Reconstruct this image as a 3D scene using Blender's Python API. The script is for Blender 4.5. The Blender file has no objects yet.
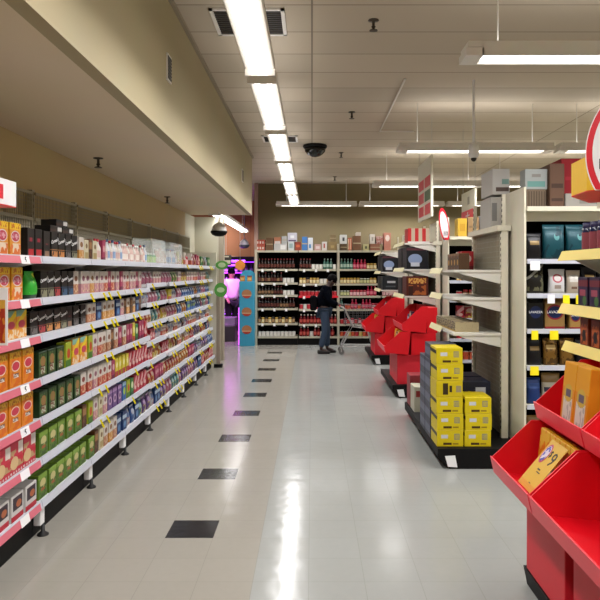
import bpy, bmesh, math, random
from mathutils import Vector, Matrix, Euler
random.seed(7)
PI = math.pi
S = bpy.context.scene
COL = S.collection
CAMH = 1.66

# ------------------------------------------------------------------ materials
def srgb(c):
    return tuple(((v/12.92) if v <= .04045 else ((v+.055)/1.055)**2.4) for v in c[:3]) + (1,)
def hexc(h):
    return tuple(int(h[i:i+2], 16)/255 for i in (0, 2, 4))
MC = {}
def mat(name, col, rough=.5, metal=0, emit=0, ecol=None, alpha=1, trans=0, bump=0, bscale=40, spec=.5):
    if name in MC: return MC[name]
    m = bpy.data.materials.new(name); m.use_nodes = True
    nt = m.node_tree; b = nt.nodes['Principled BSDF']
    c = srgb(hexc(col)) if isinstance(col, str) else srgb(col)
    b.inputs['Base Color'].default_value = c
    b.inputs['Roughness'].default_value = rough
    b.inputs['Metallic'].default_value = metal
    b.inputs['Specular IOR Level'].default_value = spec
    if emit:
        b.inputs['Emission Color'].default_value = srgb(hexc(ecol)) if ecol else c
        b.inputs['Emission Strength'].default_value = emit
    if trans: b.inputs['Transmission Weight'].default_value = trans
    if alpha < 1: b.inputs['Alpha'].default_value = alpha
    # slight procedural wear so that nothing is a flat tone
    tc = nt.nodes.new('ShaderNodeTexCoord'); nz = nt.nodes.new('ShaderNodeTexNoise')
    nz.inputs['Scale'].default_value = bscale; nt.links.new(tc.outputs['Object'], nz.inputs['Vector'])
    if not emit:
        mx = nt.nodes.new('ShaderNodeMix'); mx.data_type = 'RGBA'; mx.blend_type = 'MULTIPLY'
        mx.inputs['Factor'].default_value = .12
        mx.inputs['A'].default_value = c
        nt.links.new(nz.outputs['Color'], mx.inputs['B'])
        nt.links.new(mx.outputs['Result'], b.inputs['Base Color'])
    if bump:
        bp = nt.nodes.new('ShaderNodeBump'); bp.inputs['Strength'].default_value = bump; bp.inputs['Distance'].default_value = .01
        nt.links.new(nz.outputs['Fac'], bp.inputs['Height']); nt.links.new(bp.outputs['Normal'], b.inputs['Normal'])
    MC[name] = m
    return m

def layered(name, base, layers, rough=.45, metal=0):
    """printed packaging: flat ink shapes laid out over the pack's own box (generated coordinates)"""
    if name in MC: return MC[name]
    m = bpy.data.materials.new(name); m.use_nodes = True
    nt = m.node_tree; N = nt.nodes; L = nt.links; b = N['Principled BSDF']
    b.inputs['Roughness'].default_value = rough; b.inputs['Metallic'].default_value = metal
    tc = N.new('ShaderNodeTexCoord'); sp = N.new('ShaderNodeSeparateXYZ'); L.new(tc.outputs['Generated'], sp.inputs[0])
    X, Z = sp.outputs['X'], sp.outputs['Z']
    def mth(op, a, c=None, d=None):
        n = N.new('ShaderNodeMath'); n.operation = op
        for i, v in enumerate((a, c, d)):
            if v is None: continue
            if isinstance(v, (int, float)): n.inputs[i].default_value = v
            else: L.new(v, n.inputs[i])
        return n.outputs[0]
    cur = None
    def C(h):
        c = hexc(h); g = .3*c[0]+.59*c[1]+.11*c[2]
        return srgb(tuple((g+(v-g)*.96)*.86 for v in c))
    b.inputs['Specular IOR Level'].default_value = .3
    for ly in layers:
        k = ly[0]
        col = ly[-1]
        if k == 'rect':
            _, x0, x1, z0, z1, _c = ly
            msk = mth('MULTIPLY', mth('LESS_THAN', mth('ABSOLUTE', mth('SUBTRACT', X, (x0+x1)/2)), (x1-x0)/2),
                      mth('LESS_THAN', mth('ABSOLUTE', mth('SUBTRACT', Z, (z0+z1)/2)), (z1-z0)/2))
        elif k == 'oval':
            _, cx, cz, rx, rz, _c = ly
            u = mth('POWER', mth('DIVIDE', mth('SUBTRACT', X, cx), rx), 2.0)
            u2 = mth('MULTIPLY', mth('DIVIDE', mth('SUBTRACT', X, cx), rx), mth('DIVIDE', mth('SUBTRACT', X, cx), rx))
            v2 = mth('MULTIPLY', mth('DIVIDE', mth('SUBTRACT', Z, cz), rz), mth('DIVIDE', mth('SUBTRACT', Z, cz), rz))
            msk = mth('LESS_THAN', mth('ADD', u2, v2), 1.0)
        elif k == 'blob':
            _, x0, x1, z0, z1, sc, th, _c = ly
            nz = N.new('ShaderNodeTexNoise'); nz.inputs['Scale'].default_value = sc; nz.inputs['Detail'].default_value = 1
            L.new(tc.outputs['Generated'], nz.inputs['Vector'])
            a = mth('MULTIPLY', mth('LESS_THAN', mth('ABSOLUTE', mth('SUBTRACT', X, (x0+x1)/2)), (x1-x0)/2),
                    mth('LESS_THAN', mth('ABSOLUTE', mth('SUBTRACT', Z, (z0+z1)/2)), (z1-z0)/2))
            msk = mth('MULTIPLY', a, mth('GREATER_THAN', nz.outputs['Fac'], th))
        elif k == 'diag':
            _, off, wd, _c = ly
            msk = mth('LESS_THAN', mth('ABSOLUTE', mth('SUBTRACT', mth('SUBTRACT', Z, mth('MULTIPLY', X, .5)), off)), wd)
        elif k == 'stripes':
            _, n, z0, z1, _c = ly
            a = mth('LESS_THAN', mth('FRACT', mth('MULTIPLY', X, n)), .5)
            msk = mth('MULTIPLY', a, mth('LESS_THAN', mth('ABSOLUTE', mth('SUBTRACT', Z, (z0+z1)/2)), (z1-z0)/2))
        mx = N.new('ShaderNodeMix'); mx.data_type = 'RGBA'
        L.new(msk, mx.inputs['Factor'])
        if cur is None: mx.inputs['A'].default_value = C(base)
        else: L.new(cur, mx.inputs['A'])
        mx.inputs['B'].default_value = C(col)
        cur = mx.outputs['Result']
    if cur is None: b.inputs['Base Color'].default_value = C(base)
    else: L.new(cur, b.inputs['Base Color'])
    MC[name] = m
    return m

# ------------------------------------------------------------------ geometry helpers
def NB(): return bmesh.new()
def box(bm, x0, x1, y0, y1, z0, z1, mi=0, bev=0, mtx=None):
    n0 = len(bm.faces)
    r = bmesh.ops.create_cube(bm, size=1)
    vs = r['verts']
    for v in vs:
        v.co = Vector(((x0+x1)/2+v.co.x*(x1-x0), (y0+y1)/2+v.co.y*(y1-y0), (z0+z1)/2+v.co.z*(z1-z0)))
    fs = set(f for v in vs for f in v.link_faces)
    if bev:
        es = list(set(e for v in vs for e in v.link_edges))
        rr = bmesh.ops.bevel(bm, geom=es, offset=bev, segments=1, affect='EDGES')
        fs = set(rr['faces']) | set(f for f in bm.faces if f.index == -1)
        vs = list(set(v for f in rr['faces'] for v in f.verts))
        fs = set(f for v in vs for f in v.link_faces)
    if mtx is not None:
        for v in vs: v.co = mtx @ v.co
    for f in fs: f.material_index = mi
    return vs
def tube(bm, pts, r, n=6, mi=0, r2=None):
    pts = [Vector(p) for p in pts]
    rings = []
    for i, p in enumerate(pts):
        if i == 0: d = pts[1]-p
        elif i == len(pts)-1: d = p-pts[i-1]
        else: d = (pts[i+1]-p).normalized()+(p-pts[i-1]).normalized()
        d.normalize()
        a = Vector((0, 0, 1)) if abs(d.z) < .9 else Vector((1, 0, 0))
        u = d.cross(a).normalized(); v = d.cross(u)
        rr = r if r2 is None else r+(r2-r)*i/(len(pts)-1)
        rings.append([bm.verts.new(p+u*math.cos(2*PI*k/n)*rr+v*math.sin(2*PI*k/n)*rr) for k in range(n)])
    fs = []
    for a, b in zip(rings, rings[1:]):
        for k in range(n):
            fs.append(bm.faces.new((a[k], a[(k+1) % n], b[(k+1) % n], b[k])))
    fs.append(bm.faces.new(rings[0][::-1])); fs.append(bm.faces.new(rings[-1]))
    for f in fs: f.material_index = mi
def lathe(bm, prof, n=12, c=(0, 0, 0), mi=None):
    """prof: (r, z, material index of the band above)"""
    rings = []
    for r, z, *_ in prof:
        rings.append([bm.verts.new((c[0]+r*math.cos(2*PI*k/n), c[1]+r*math.sin(2*PI*k/n), c[2]+z)) for k in range(n)])
    for i, (a, b) in enumerate(zip(rings, rings[1:])):
        q = prof[i][2] if len(prof[i]) > 2 else 0
        for k in range(n):
            f = bm.faces.new((a[k], a[(k+1) % n], b[(k+1) % n], b[k])); f.material_index = q; f.smooth = True
    f = bm.faces.new(rings[0][::-1]); f = bm.faces.new(rings[-1]); f.material_index = prof[-1][2] if len(prof[-1]) > 2 else 0
def prism(bm, poly, axis, a0, a1, mi=0):
    """extrude a polygon of 2-D points along an axis: 'x' -> points are (y,z), 'y' -> (x,z), 'z' -> (x,y)"""
    def P(p, a):
        return {'x': (a, p[0], p[1]), 'y': (p[0], a, p[1]), 'z': (p[0], p[1], a)}[axis]
    A = [bm.verts.new(P(p, a0)) for p in poly]; B = [bm.verts.new(P(p, a1)) for p in poly]
    n = len(poly); fs = [bm.faces.new(A[::-1]), bm.faces.new(B)]
    for k in range(n): fs.append(bm.faces.new((A[k], A[(k+1) % n], B[(k+1) % n], B[k])))
    for f in fs: f.material_index = mi
    bmesh.ops.recalc_face_normals(bm, faces=fs)
def plate(bm, a, b, c, d, t, mi=0):
    """a thin slab whose outer face is the quad a b c d"""
    q = [Vector(v) for v in (a, b, c, d)]
    nrm = (q[1]-q[0]).cross(q[3]-q[0]).normalized()*t
    A = [bm.verts.new(v) for v in q]; B = [bm.verts.new(v-nrm) for v in q]
    fs = [bm.faces.new(A), bm.faces.new(B[::-1])]
    for k in range(4): fs.append(bm.faces.new((A[k], B[k], B[(k+1) % 4], A[(k+1) % 4])))
    for f in fs: f.material_index = mi
def lettering(bm, s, size, M, mi=0, depth=.0015, shear=0, align='CENTER'):
    cu = bpy.data.curves.new('t', 'FONT'); cu.body = s; cu.size = size; cu.extrude = depth; cu.shear = shear
    cu.align_x = align; cu.align_y = 'CENTER'; cu.resolution_u = 2
    o = bpy.data.objects.new('t', cu); COL.objects.link(o)
    dg = bpy.context.evaluated_depsgraph_get(); me = bpy.data.meshes.new_from_object(o.evaluated_get(dg))
    me.transform(M)
    for p in me.polygons: p.material_index = mi
    bm.from_mesh(me)
    bpy.data.objects.remove(o); bpy.data.curves.remove(cu); bpy.data.meshes.remove(me)
FRONT = Matrix.Rotation(PI/2, 4, 'X')      # text in the XZ plane, read from -Y

def mesh(name, bm, mats, smooth=False):
    me = bpy.data.meshes.new(name); bm.to_mesh(me); bm.free()
    for m in (mats if isinstance(mats, (list, tuple)) else [mats]): me.materials.append(m)
    if smooth:
        for p in me.polygons: p.use_smooth = True
    return me
def link(name, data, parent=None, loc=(0, 0, 0), rz=0):
    o = bpy.data.objects.new(name, data); COL.objects.link(o)
    o.location = loc; o.rotation_euler = (0, 0, rz); o.parent = parent
    return o
def part(name, bm, mats, parent, loc=(0, 0, 0), smooth=False, label=None, rz=0):
    o = link(name, mesh(name, bm, mats, smooth), parent, loc, rz)
    if label: o['label'] = label
    return o
def tag(o, label, cat, group=None):
    o['label'] = label; o['category'] = cat
    if group: o['group'] = group
    return o
def thing(name, label, cat, loc=(0, 0, 0), rz=0, group=None):
    return tag(link(name, None, None, loc, rz), label, cat, group)
def single(name, bm, mats, label, cat, loc=(0, 0, 0), rz=0, group=None, smooth=False):
    return tag(link(name, mesh(name, bm, mats, smooth), None, loc, rz), label, cat, group)
def struct(name, bm, mats, parent=None):
    o = link(name, mesh(name, bm, mats), parent)
    if parent is None: o['kind'] = 'structure'
    return o
def dup(root, loc, rz=None, label=None, group=None):
    r = root.copy(); COL.objects.link(r); r.location = loc
    if rz is not None: r.rotation_euler = (0, 0, rz)
    if label: r['label'] = label
    if group: r['group'] = group
    for ch in root.children:
        c = ch.copy(); COL.objects.link(c); c.parent = r
        for g in ch.children:
            d = g.copy(); COL.objects.link(d); d.parent = c
    return r
ORD = 'first second third fourth fifth sixth seventh eighth ninth tenth eleventh twelfth thirteenth fourteenth fifteenth sixteenth seventeenth eighteenth nineteenth twentieth twenty-first twenty-second twenty-third twenty-fourth twenty-fifth twenty-sixth twenty-seventh twenty-eighth'.split()

# common materials
cream = mat('cream_metal', 'd2cdb9', .45, bscale=8)
white_lip = mat('white_lip', 'bfc2cd', .35, bscale=8)
white_m = mat('white_plastic', 'e8e8ea', .4, bscale=8)
black_m = mat('black_deck', '060607', .6, bscale=8, spec=.2)
dark_back = mat('dark_backboard', '0d0b0a', .9, bscale=8, spec=.1)
pink = mat('pink_ticket_strip', 'cf6a7a', .35, bscale=8)
yellow_tag = mat('yellow_ticket', 'f6e312', .4, bscale=8)
ticket_w = mat('white_ticket', 'efeef0', .4, bscale=8)
ink = mat('black_ink', '14110f', .5)
red_card = mat('red_card', 'd8061a', .42, bscale=6)
red_card2 = mat('red_card_body', 'd01a2c', .5, bscale=6)
wire = mat('grey_wire', 'a39f8c', .4, .5)
steel = mat('steel', 'b8b8b6', .3, .6)
rubber = mat('rubber', '0a0a0a', .6)
red_p = mat('red_print', 'd3172c', .4)
yel_lip = mat('yellow_lip', 'e6cf6a', .45, bscale=8)
cream_lip = mat('cream_lip', 'd8cf9f', .45, bscale=8)

# ------------------------------------------------------------------ the setting
CEIL = 3.75; SOF = 2.69; SX = -1.09
def floor_mat():
    m = bpy.data.materials.new('vinyl_tile'); m.use_nodes = True; nt = m.node_tree; N = nt.nodes; L = nt.links; b = N['Principled BSDF']
    tc = N.new('ShaderNodeTexCoord'); sp = N.new('ShaderNodeSeparateXYZ'); L.new(tc.outputs['Object'], sp.inputs[0])
    def mth(op, a, c=None):
        n = N.new('ShaderNodeMath'); n.operation = op
        for i, v in enumerate((a, c)):
            if v is None: continue
            if isinstance(v, (int, float)): n.inputs[i].default_value = v
            else: L.new(v, n.inputs[i])
        return n.outputs[0]
    u = mth('DIVIDE', mth('ADD', sp.outputs['X'], .918), .3)
    v = mth('DIVIDE', mth('SUBTRACT', sp.outputs['Y'], 4.244), .3)
    fu, fv = mth('FLOOR', u), mth('FLOOR', v)
    def eq(a, k): return mth('LESS_THAN', mth('ABSOLUTE', mth('SUBTRACT', a, k)), .1)
    col = eq(fu, 0)
    row = eq(mth('FLOORED_MODULO', fv, 4) if False else mth('SUBTRACT', fv, mth('MULTIPLY', mth('FLOOR', mth('DIVIDE', fv, 4.0)), 4.0)), 0)
    blk = mth('MULTIPLY', mth('MULTIPLY', col, row), mth('LESS_THAN', sp.outputs['Y'], 15.0))
    # per-tile tone
    cv = N.new('ShaderNodeCombineXYZ'); L.new(fu, cv.inputs[0]); L.new(fv, cv.inputs[1])
    wn = N.new('ShaderNodeTexWhiteNoise'); wn.noise_dimensions = '2D'; L.new(cv.outputs[0], wn.inputs['Vector'])
    nz = N.new('ShaderNodeTexNoise'); nz.inputs['Scale'].default_value = 1.3; nz.inputs['Detail'].default_value = 6; L.new(tc.outputs['Object'], nz.inputs['Vector'])
    fl = N.new('ShaderNodeTexNoise'); fl.inputs['Scale'].default_value = 22; fl.inputs['Detail'].default_value = 3; L.new(tc.outputs['Object'], fl.inputs['Vector'])
    def mix(f, a, c, bt='MIX'):
        n = N.new('ShaderNodeMix'); n.data_type = 'RGBA'; n.blend_type = bt
        if isinstance(f, (int, float)): n.inputs['Factor'].default_value = f
        else: L.new(f, n.inputs['Factor'])
        for k, w in (('A', a), ('B', c)):
            if isinstance(w, tuple): n.inputs[k].default_value = w
            else: L.new(w, n.inputs[k])
        return n.outputs['Result']
    warm, cool = srgb(hexc('908c83')), srgb(hexc('909390'))
    side = mth('LESS_THAN', sp.outputs['X'], -.318)
    base = mix(side, cool, warm)
    base = mix(mth('MULTIPLY', wn.outputs['Value'], .10), base, srgb(hexc('777167')))
    base = mix(mth('MULTIPLY', nz.outputs['Fac'], .22), base, srgb(hexc('76736a')))
    base = mix(mth('MULTIPLY', fl.outputs['Fac'], .12), base, srgb(hexc('a8a59c')))
    eu = mth('MINIMUM', mth('FRACT', u), mth('SUBTRACT', 1.0, mth('FRACT', u)))
    ev = mth('MINIMUM', mth('FRACT', v), mth('SUBTRACT', 1.0, mth('FRACT', v)))
    seam = mth('LESS_THAN', mth('MINIMUM', eu, ev), .006)
    base = mix(mth('MULTIPLY', seam, .25), base, srgb(hexc('5c5850')))
    base = mix(blk, base, srgb(hexc('1f1f23')))
    L.new(base, b.inputs['Base Color'])
    b.inputs['Specular IOR Level'].default_value = .15
    rr = N.new('ShaderNodeMapRange'); rr.inputs['To Min'].default_value = .11; rr.inputs['To Max'].default_value = .20
    L.new(nz.outputs['Fac'], rr.inputs['Value']); L.new(rr.outputs[0], b.inputs['Roughness'])
    bp = N.new('ShaderNodeBump'); bp.inputs['Strength'].default_value = .10; bp.inputs['Distance'].default_value = .02
    n3 = N.new('ShaderNodeTexNoise'); n3.inputs['Scale'].default_value = 7; n3.inputs['Detail'].default_value = 2
    L.new(tc.outputs['Object'], n3.inputs['Vector']); L.new(n3.outputs['Fac'], bp.inputs['Height']); L.new(bp.outputs['Normal'], b.inputs['Normal'])
    return m
def ceil_mat(name, col, line, ux, uy, ox, oy, wob=.08):
    m = bpy.data.materials.new(name); m.use_nodes = True; nt = m.node_tree; N = nt.nodes; L = nt.links; b = N['Principled BSDF']
    b.inputs['Roughness'].default_value = .8
    tc = N.new('ShaderNodeTexCoord'); mp = N.new('ShaderNodeMapping'); L.new(tc.outputs['Object'], mp.inputs[0])
    mp.inputs['Location'].default_value = (ox, oy, 0)
    br = N.new('ShaderNodeTexBrick'); br.offset = 0; br.inputs['Scale'].default_value = 1
    br.inputs['Brick Width'].default_value = ux; br.inputs['Row Height'].default_value = uy
    br.inputs['Mortar Size'].default_value = .008; br.inputs['Mortar Smooth'].default_value = .1
    br.inputs['Color1'].default_value = srgb(hexc(col)); c2 = hexc(col)
    br.inputs['Color2'].default_value = srgb(tuple(v*(1-wob) for v in c2)); br.inputs['Mortar'].default_value = srgb(hexc(line))
    L.new(mp.outputs[0], br.inputs['Vector']); L.new(br.outputs['Color'], b.inputs['Base Color'])
    return m
wall_m = mat('wall_paint', 'bda97c', .7, bscale=1.5, bump=.05)
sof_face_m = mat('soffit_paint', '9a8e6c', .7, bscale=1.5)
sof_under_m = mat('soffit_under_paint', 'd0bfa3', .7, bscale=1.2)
panel_m = mat('pale_panel', 'bdb9a6', .6, bscale=2)
terra = ceil_mat('terracotta_panels', 'b87a54', '9a6040', .9, .45, 0, 0)
mauve = mat('mauve_trim', 'a58779', .6, bscale=2)

bm = NB(); box(bm, -7, 9, -4, 21, -.1, 0); struct('floor', bm, floor_mat())
bm = NB(); box(bm, -7.2, 9.2, -4, 21.2, CEIL, CEIL+.1)
struct('ceiling', bm, ceil_mat('ceiling_tiles', 'b9ac98', '7a7062', 3.6, .6, 0, .08, .07))
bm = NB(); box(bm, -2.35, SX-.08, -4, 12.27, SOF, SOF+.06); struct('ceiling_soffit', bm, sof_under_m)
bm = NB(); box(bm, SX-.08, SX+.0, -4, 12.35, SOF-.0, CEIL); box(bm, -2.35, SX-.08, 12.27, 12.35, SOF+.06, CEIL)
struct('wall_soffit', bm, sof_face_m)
bm = NB(); box(bm, -2.35, -2.2, -4, 11.8, 0, SOF); struct('wall_left', bm, wall_m)
bm = NB(); box(bm, -2.35, -1.75, 12.75, 12.9, 0, SOF); box(bm, -2.35, -2.2, 11.8, 12.75, 0, SOF); struct('wall_partition', bm, panel_m)
bm = NB(); box(bm, -1.75, -1.66, 12.74, 12.92, 0, SOF); struct('trim_1', bm, mat('post_paint', '9b9180', .6))
bm = NB(); box(bm, -1.36, 9.2, 16.1, 16.25, 0, CEIL); struct('wall_back', bm, mat('back_wall_paint', '746849', .75, bscale=1.5))
bm = NB(); box(bm, -1.36, -1.27, 15.98, 16.1, 0, CEIL); struct('trim_2', bm, mauve)
bm = NB(); box(bm, -7.2, -1.36, 20, 20.15, 0, CEIL); struct('wall_deli', bm, terra)
bm = NB(); box(bm, -7.2, -7.05, -4, 21, 0, CEIL); struct('wall_far_left', bm, wall_m)
bm = NB(); box(bm, 9.05, 9.2, -4, 16.1, 0, CEIL); struct('wall_right', bm, wall_m)
bm = NB(); box(bm, -7.2, 9.2, -4.1, -4, 0, CEIL); struct('wall_rear', bm, wall_m)
bm = NB(); box(bm, SX, SX+.03, -4, 12.35, CEIL-.03, CEIL); struct('trim_3', bm, mat('ceiling_angle', '8f836f', .6))

# ------------------------------------------------------------------ lights
tube_m = mat('lamp_tube', 'ffffff', .4, emit=6, ecol='fbf8f4')
house_m = mat('lamp_housing', 'd8d4cc', .5, bscale=8)
HL = 3.15
def area(name, loc, sx, sy, power, col=(1, .99, 1), rot=(0, 0, 0), parent=None):
    l = bpy.data.lights.new(name, 'AREA'); l.shape = 'RECTANGLE'; l.size = sx; l.size_y = sy; l.energy = power; l.color = col; l.spread = 2.75
    o = bpy.data.objects.new(name, l); COL.objects.link(o); o.location = loc; o.rotation_euler = rot; o.parent = parent
    return o
def strip_fixture(label, x, y, along, group, ln=1.77, h=HL, rods=True, power=36, wd=None):
    wd = wd or (.2 if along == 'y' else .11); hx = 0 if along == 'y' else .10
    t = thing('fluorescent_light', label, 'ceiling light', (x, y, h), 0 if along == 'y' else -PI/2, group)
    bm = NB(); box(bm, -.115, .115, -ln/2-hx, ln/2+hx, .052, .10, bev=.008)
    for s in (-1, 1):
        box(bm, -.115, .115, s*(ln/2+hx/2)-.012-hx/2, s*(ln/2+hx/2)+.012+hx/2-.002, .0, .0515)
    if hx:
        for s in (-1, 1): box(bm, s*.105-.01, s*.105+.01, -ln/2, ln/2, .0, .06)
    part('housing', bm, house_m, t)
    for s in (-1, 1):
        bm = NB(); tube(bm, [(s*wd*.25, -ln/2+.02, .03), (s*wd*.25, ln/2-.02, .03)], .022, 8)
        part('lamp_tube', bm, tube_m, t)
    if rods:
        for s in (-1, 1):
            bm = NB(); tube(bm, [(0, s*ln*.42, .10), (0, s*ln*.42, CEIL-h)], .006, 5); part('hanging_rod', bm, house_m, t)
    area('tube_light', (0, 0, -.004), wd, ln-.1, power, parent=t)
    area('tube_uplight', (0, 0, .115), .2, ln-.1, power*.10, rot=(PI, 0, 0), parent=t)
    return t
for k in range(-3, 6):
    y = 4.285+1.98*k
    nth = {-3: 0}.get(k)
    strip_fixture('tube light of the long lengthwise run, %s from the back wall' % ORD[5-k+0], -.395, y, 'y', 'lengthwise light run over the aisle', power=28)
rows_y = [-2.3, 1.25, 4.78, 8.44, 11.9, 15.35]
for j, y in enumerate(rows_y):
    for i in range(4):
        x = 1.15+.87+1.98*i
        strip_fixture('suspended crosswise tube light, %s in the %s row counted from the back wall' % (ORD[i], ORD[5-j]), x, y, 'x', 'crosswise lights over the aisles', ln=1.7, power=39)
    if j == 5:
        strip_fixture('crosswise tube light standing alone beyond the end of the lengthwise run', .10, y, 'x', 'crosswise lights over the aisles', ln=1.6, power=14)
strip_fixture('short slanting tube light below the low ceiling edge', -1.72, 14.6, 'y', 'lights beyond the partition', ln=5.2, h=2.66, rods=True, power=30)
strip_fixture('added crosswise tube light to brighten the terracotta wall', -3.2, 19.3, 'x', 'lights beyond the partition', h=3.3, power=45)  # extra fixture, added so the terracotta wall gets light
# purple light of the area behind
for (x, y, z) in ((-2.6, 18.7, 1.85), (-2.15, 16.75, 1.93)):  # the second lamp is added to light the pale shirt from the front
    t = thing('purple_lamp', 'purple LED lamp tube hung %s' % ('near the terracotta wall' if y > 18.5 else 'as added light on the pale shirt'), 'lamp', (x, y, z))
    bm = NB(); tube(bm, [(-.5, 0, 0), (.5, 0, 0)], .025, 8); part('lamp_tube', bm, mat('purple_tube', 'c060ff', .4, emit=5, ecol='b040ff'), t)
    bm = NB(); tube(bm, [(0, 0, .02), (0, 0, CEIL-z)], .008, 5); part('hanging_rod', bm, house_m, t)
    area('purple_light', (0, 0, -.03), .9, .1, 80 if y > 18 else 38, (.75, .18, 1), parent=t)

W = bpy.data.worlds.new('W'); S.world = W; W.use_nodes = True
W.node_tree.nodes['Background'].inputs[0].default_value = (.8, .75, .65, 1); W.node_tree.nodes['Background'].inputs[1].default_value = .05

# ------------------------------------------------------------------ ceiling fittings
dark_grille = mat('dark_grille', '3b3630', .6)
def vent(label, x, y, w, d):
    t = thing('ceiling_vent', label, 'air vent', (x, y, CEIL), 0)
    bm = NB()
    for (a, b, c, e) in ((-w/2, w/2, -d/2, -d/2+.03), (-w/2, w/2, d/2-.03, d/2), (-w/2, -w/2+.03, -d/2, d/2), (w/2-.03, w/2, -d/2, d/2)):
        box(bm, a, b, c, e, -.015, 0)
    part('frame', bm, house_m, t)
    bm = NB(); box(bm, -w/2+.03, w/2-.03, -d/2+.03, d/2-.03, -.004, 0)
    n = 12
    for i in range(n):
        yy = -d/2+.05+(d-.1)*i/(n-1); box(bm, -w/2+.03, w/2-.03, yy-.004, yy+.004, -.012, -.002)
    part('grille', bm, dark_grille, t)
vent('dark square ceiling vent crossed by the lengthwise light run', -.52, 5.68, .6, .6)
vent('smaller dark ceiling vent crossed by the light run farther back', -.50, 10.65, .55, .5)
for lb, y, z, w, h in (('small square grille high on the soffit face, close to the camera', 5.15, 3.2, .14, .2), ('small square grille high on the soffit face, deep in the store', 10.6, 3.16, .14, .2)):
    t = thing('wall_vent', lb, 'air vent', (SX, y, z))
    bm = NB(); box(bm, 0, .012, -w/2, w/2, -h/2, h/2); part('frame', bm, house_m, t)
    bm = NB()
    box(bm, .012, .014, -w/2+.012, w/2-.012, -h/2+.012, h/2-.012)
    for i in range(7): box(bm, .014, .018, -w/2+.015, w/2-.015, -h/2+.02+i*(h-.05)/6, -h/2+.028+i*(h-.05)/6)
    part('grille', bm, dark_grille, t)
def sprinkler(label, x, y, z):
    bm = NB(); lathe(bm, [(.045, 0), (.045, -.008), (.012, -.012), (.012, -.05), (.02, -.055), (.008, -.075), (.035, -.085), (.035, -.09)], 10)
    bmesh.ops.recalc_face_normals(bm, faces=bm.faces)
    single('sprinkler_head', bm, mat('sprinkler_metal', '4a443c', .4, .6), label, 'sprinkler', (x, y, z), group='ceiling sprinklers')
for k, (x, y, z) in enumerate(((.51, 5.64, CEIL), (.52, 8.88, CEIL), (.51, 11.9, CEIL), (.5, 14.9, CEIL))):
    sprinkler('small dark sprinkler head on the high tiled ceiling, %s from the camera' % ORD[k], x, y, z)
sprinkler('small dark sprinkler under the low soffit, closer to the camera', -1.93, 6.14, SOF)
sprinkler('small dark sprinkler under the low soffit, deeper in the store', -1.98, 9.3, SOF)
t = thing('dome_camera', 'black half-dome security camera on the high tiled ceiling', 'security camera', (.05, 11.2, CEIL))
bm = NB(); lathe(bm, [(.19, 0), (.2, -.02), (.19, -.05)], 20); part('base', bm, black_m, t, smooth=True)
bm = NB(); lathe(bm, [(.18, -.05), (.165, -.11), (.12, -.16), (.06, -.19), (.01, -.2)], 20); part('dome', bm, mat('smoked_dome', '090909', .08), t, smooth=True)
def pend_dome(label, x, y, z, r, black):
    t = thing('pendant_dome', label, 'security camera', (x, y, z))
    bm = NB(); lathe(bm, [(r*.9, 0), (r*.9, .02), (r*.72, .09), (r*.35, .14), (.03, .155)], 18); part('hood', bm, white_m, t, smooth=True)
    bm = NB(); lathe(bm, [(r, .004), (r, -.02), (r*.8, -.06), (r*.45, -.085), (.01, -.09)], 18); part('dome', bm, black, t, smooth=True)
    top = (SOF if y < 12.3 else CEIL)-z
    bm = NB(); tube(bm, [(0, 0, .15), (0, 0, top)], .012, 6); part('pole', bm, white_m, t)
pend_dome('white hooded dome camera with black underside by the partition', -1.60, 11.7, 2.36, .145, black_m)
pend_dome('pale hooded pendant dome in front of the terracotta wall', -1.76, 17.65, 2.36, .14, mat('grey_dome', '5c6468', .2))
t = thing('pole_camera', 'white security camera with black lens on a ceiling pole', 'security camera', (1.76, 7.4, 2.9))
bm = NB(); lathe(bm, [(.03, 0), (.055, .02), (.058, .10), (.05, .14), (.02, .16)], 14); part('body', bm, white_m, t, smooth=True)
bm = NB(); lathe(bm, [(.03, .0), (.03, -.02), (.015, -.035), (.004, -.04)], 12); part('lens', bm, rubber, t, smooth=True)
bm = NB(); tube(bm, [(0, 0, .15), (0, 0, CEIL-2.9)], .014, 8); part('pole', bm, white_m, t)
bm = NB(); tube(bm, [(1.0, 7.3, CEIL-.02), (1.0, 10.0, CEIL-.02), (1.5, 10.02, CEIL-.02)], .012, 6)
single('ceiling_conduit', bm, house_m, 'thin conduit pipe running along the tiled ceiling', 'pipe')

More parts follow.
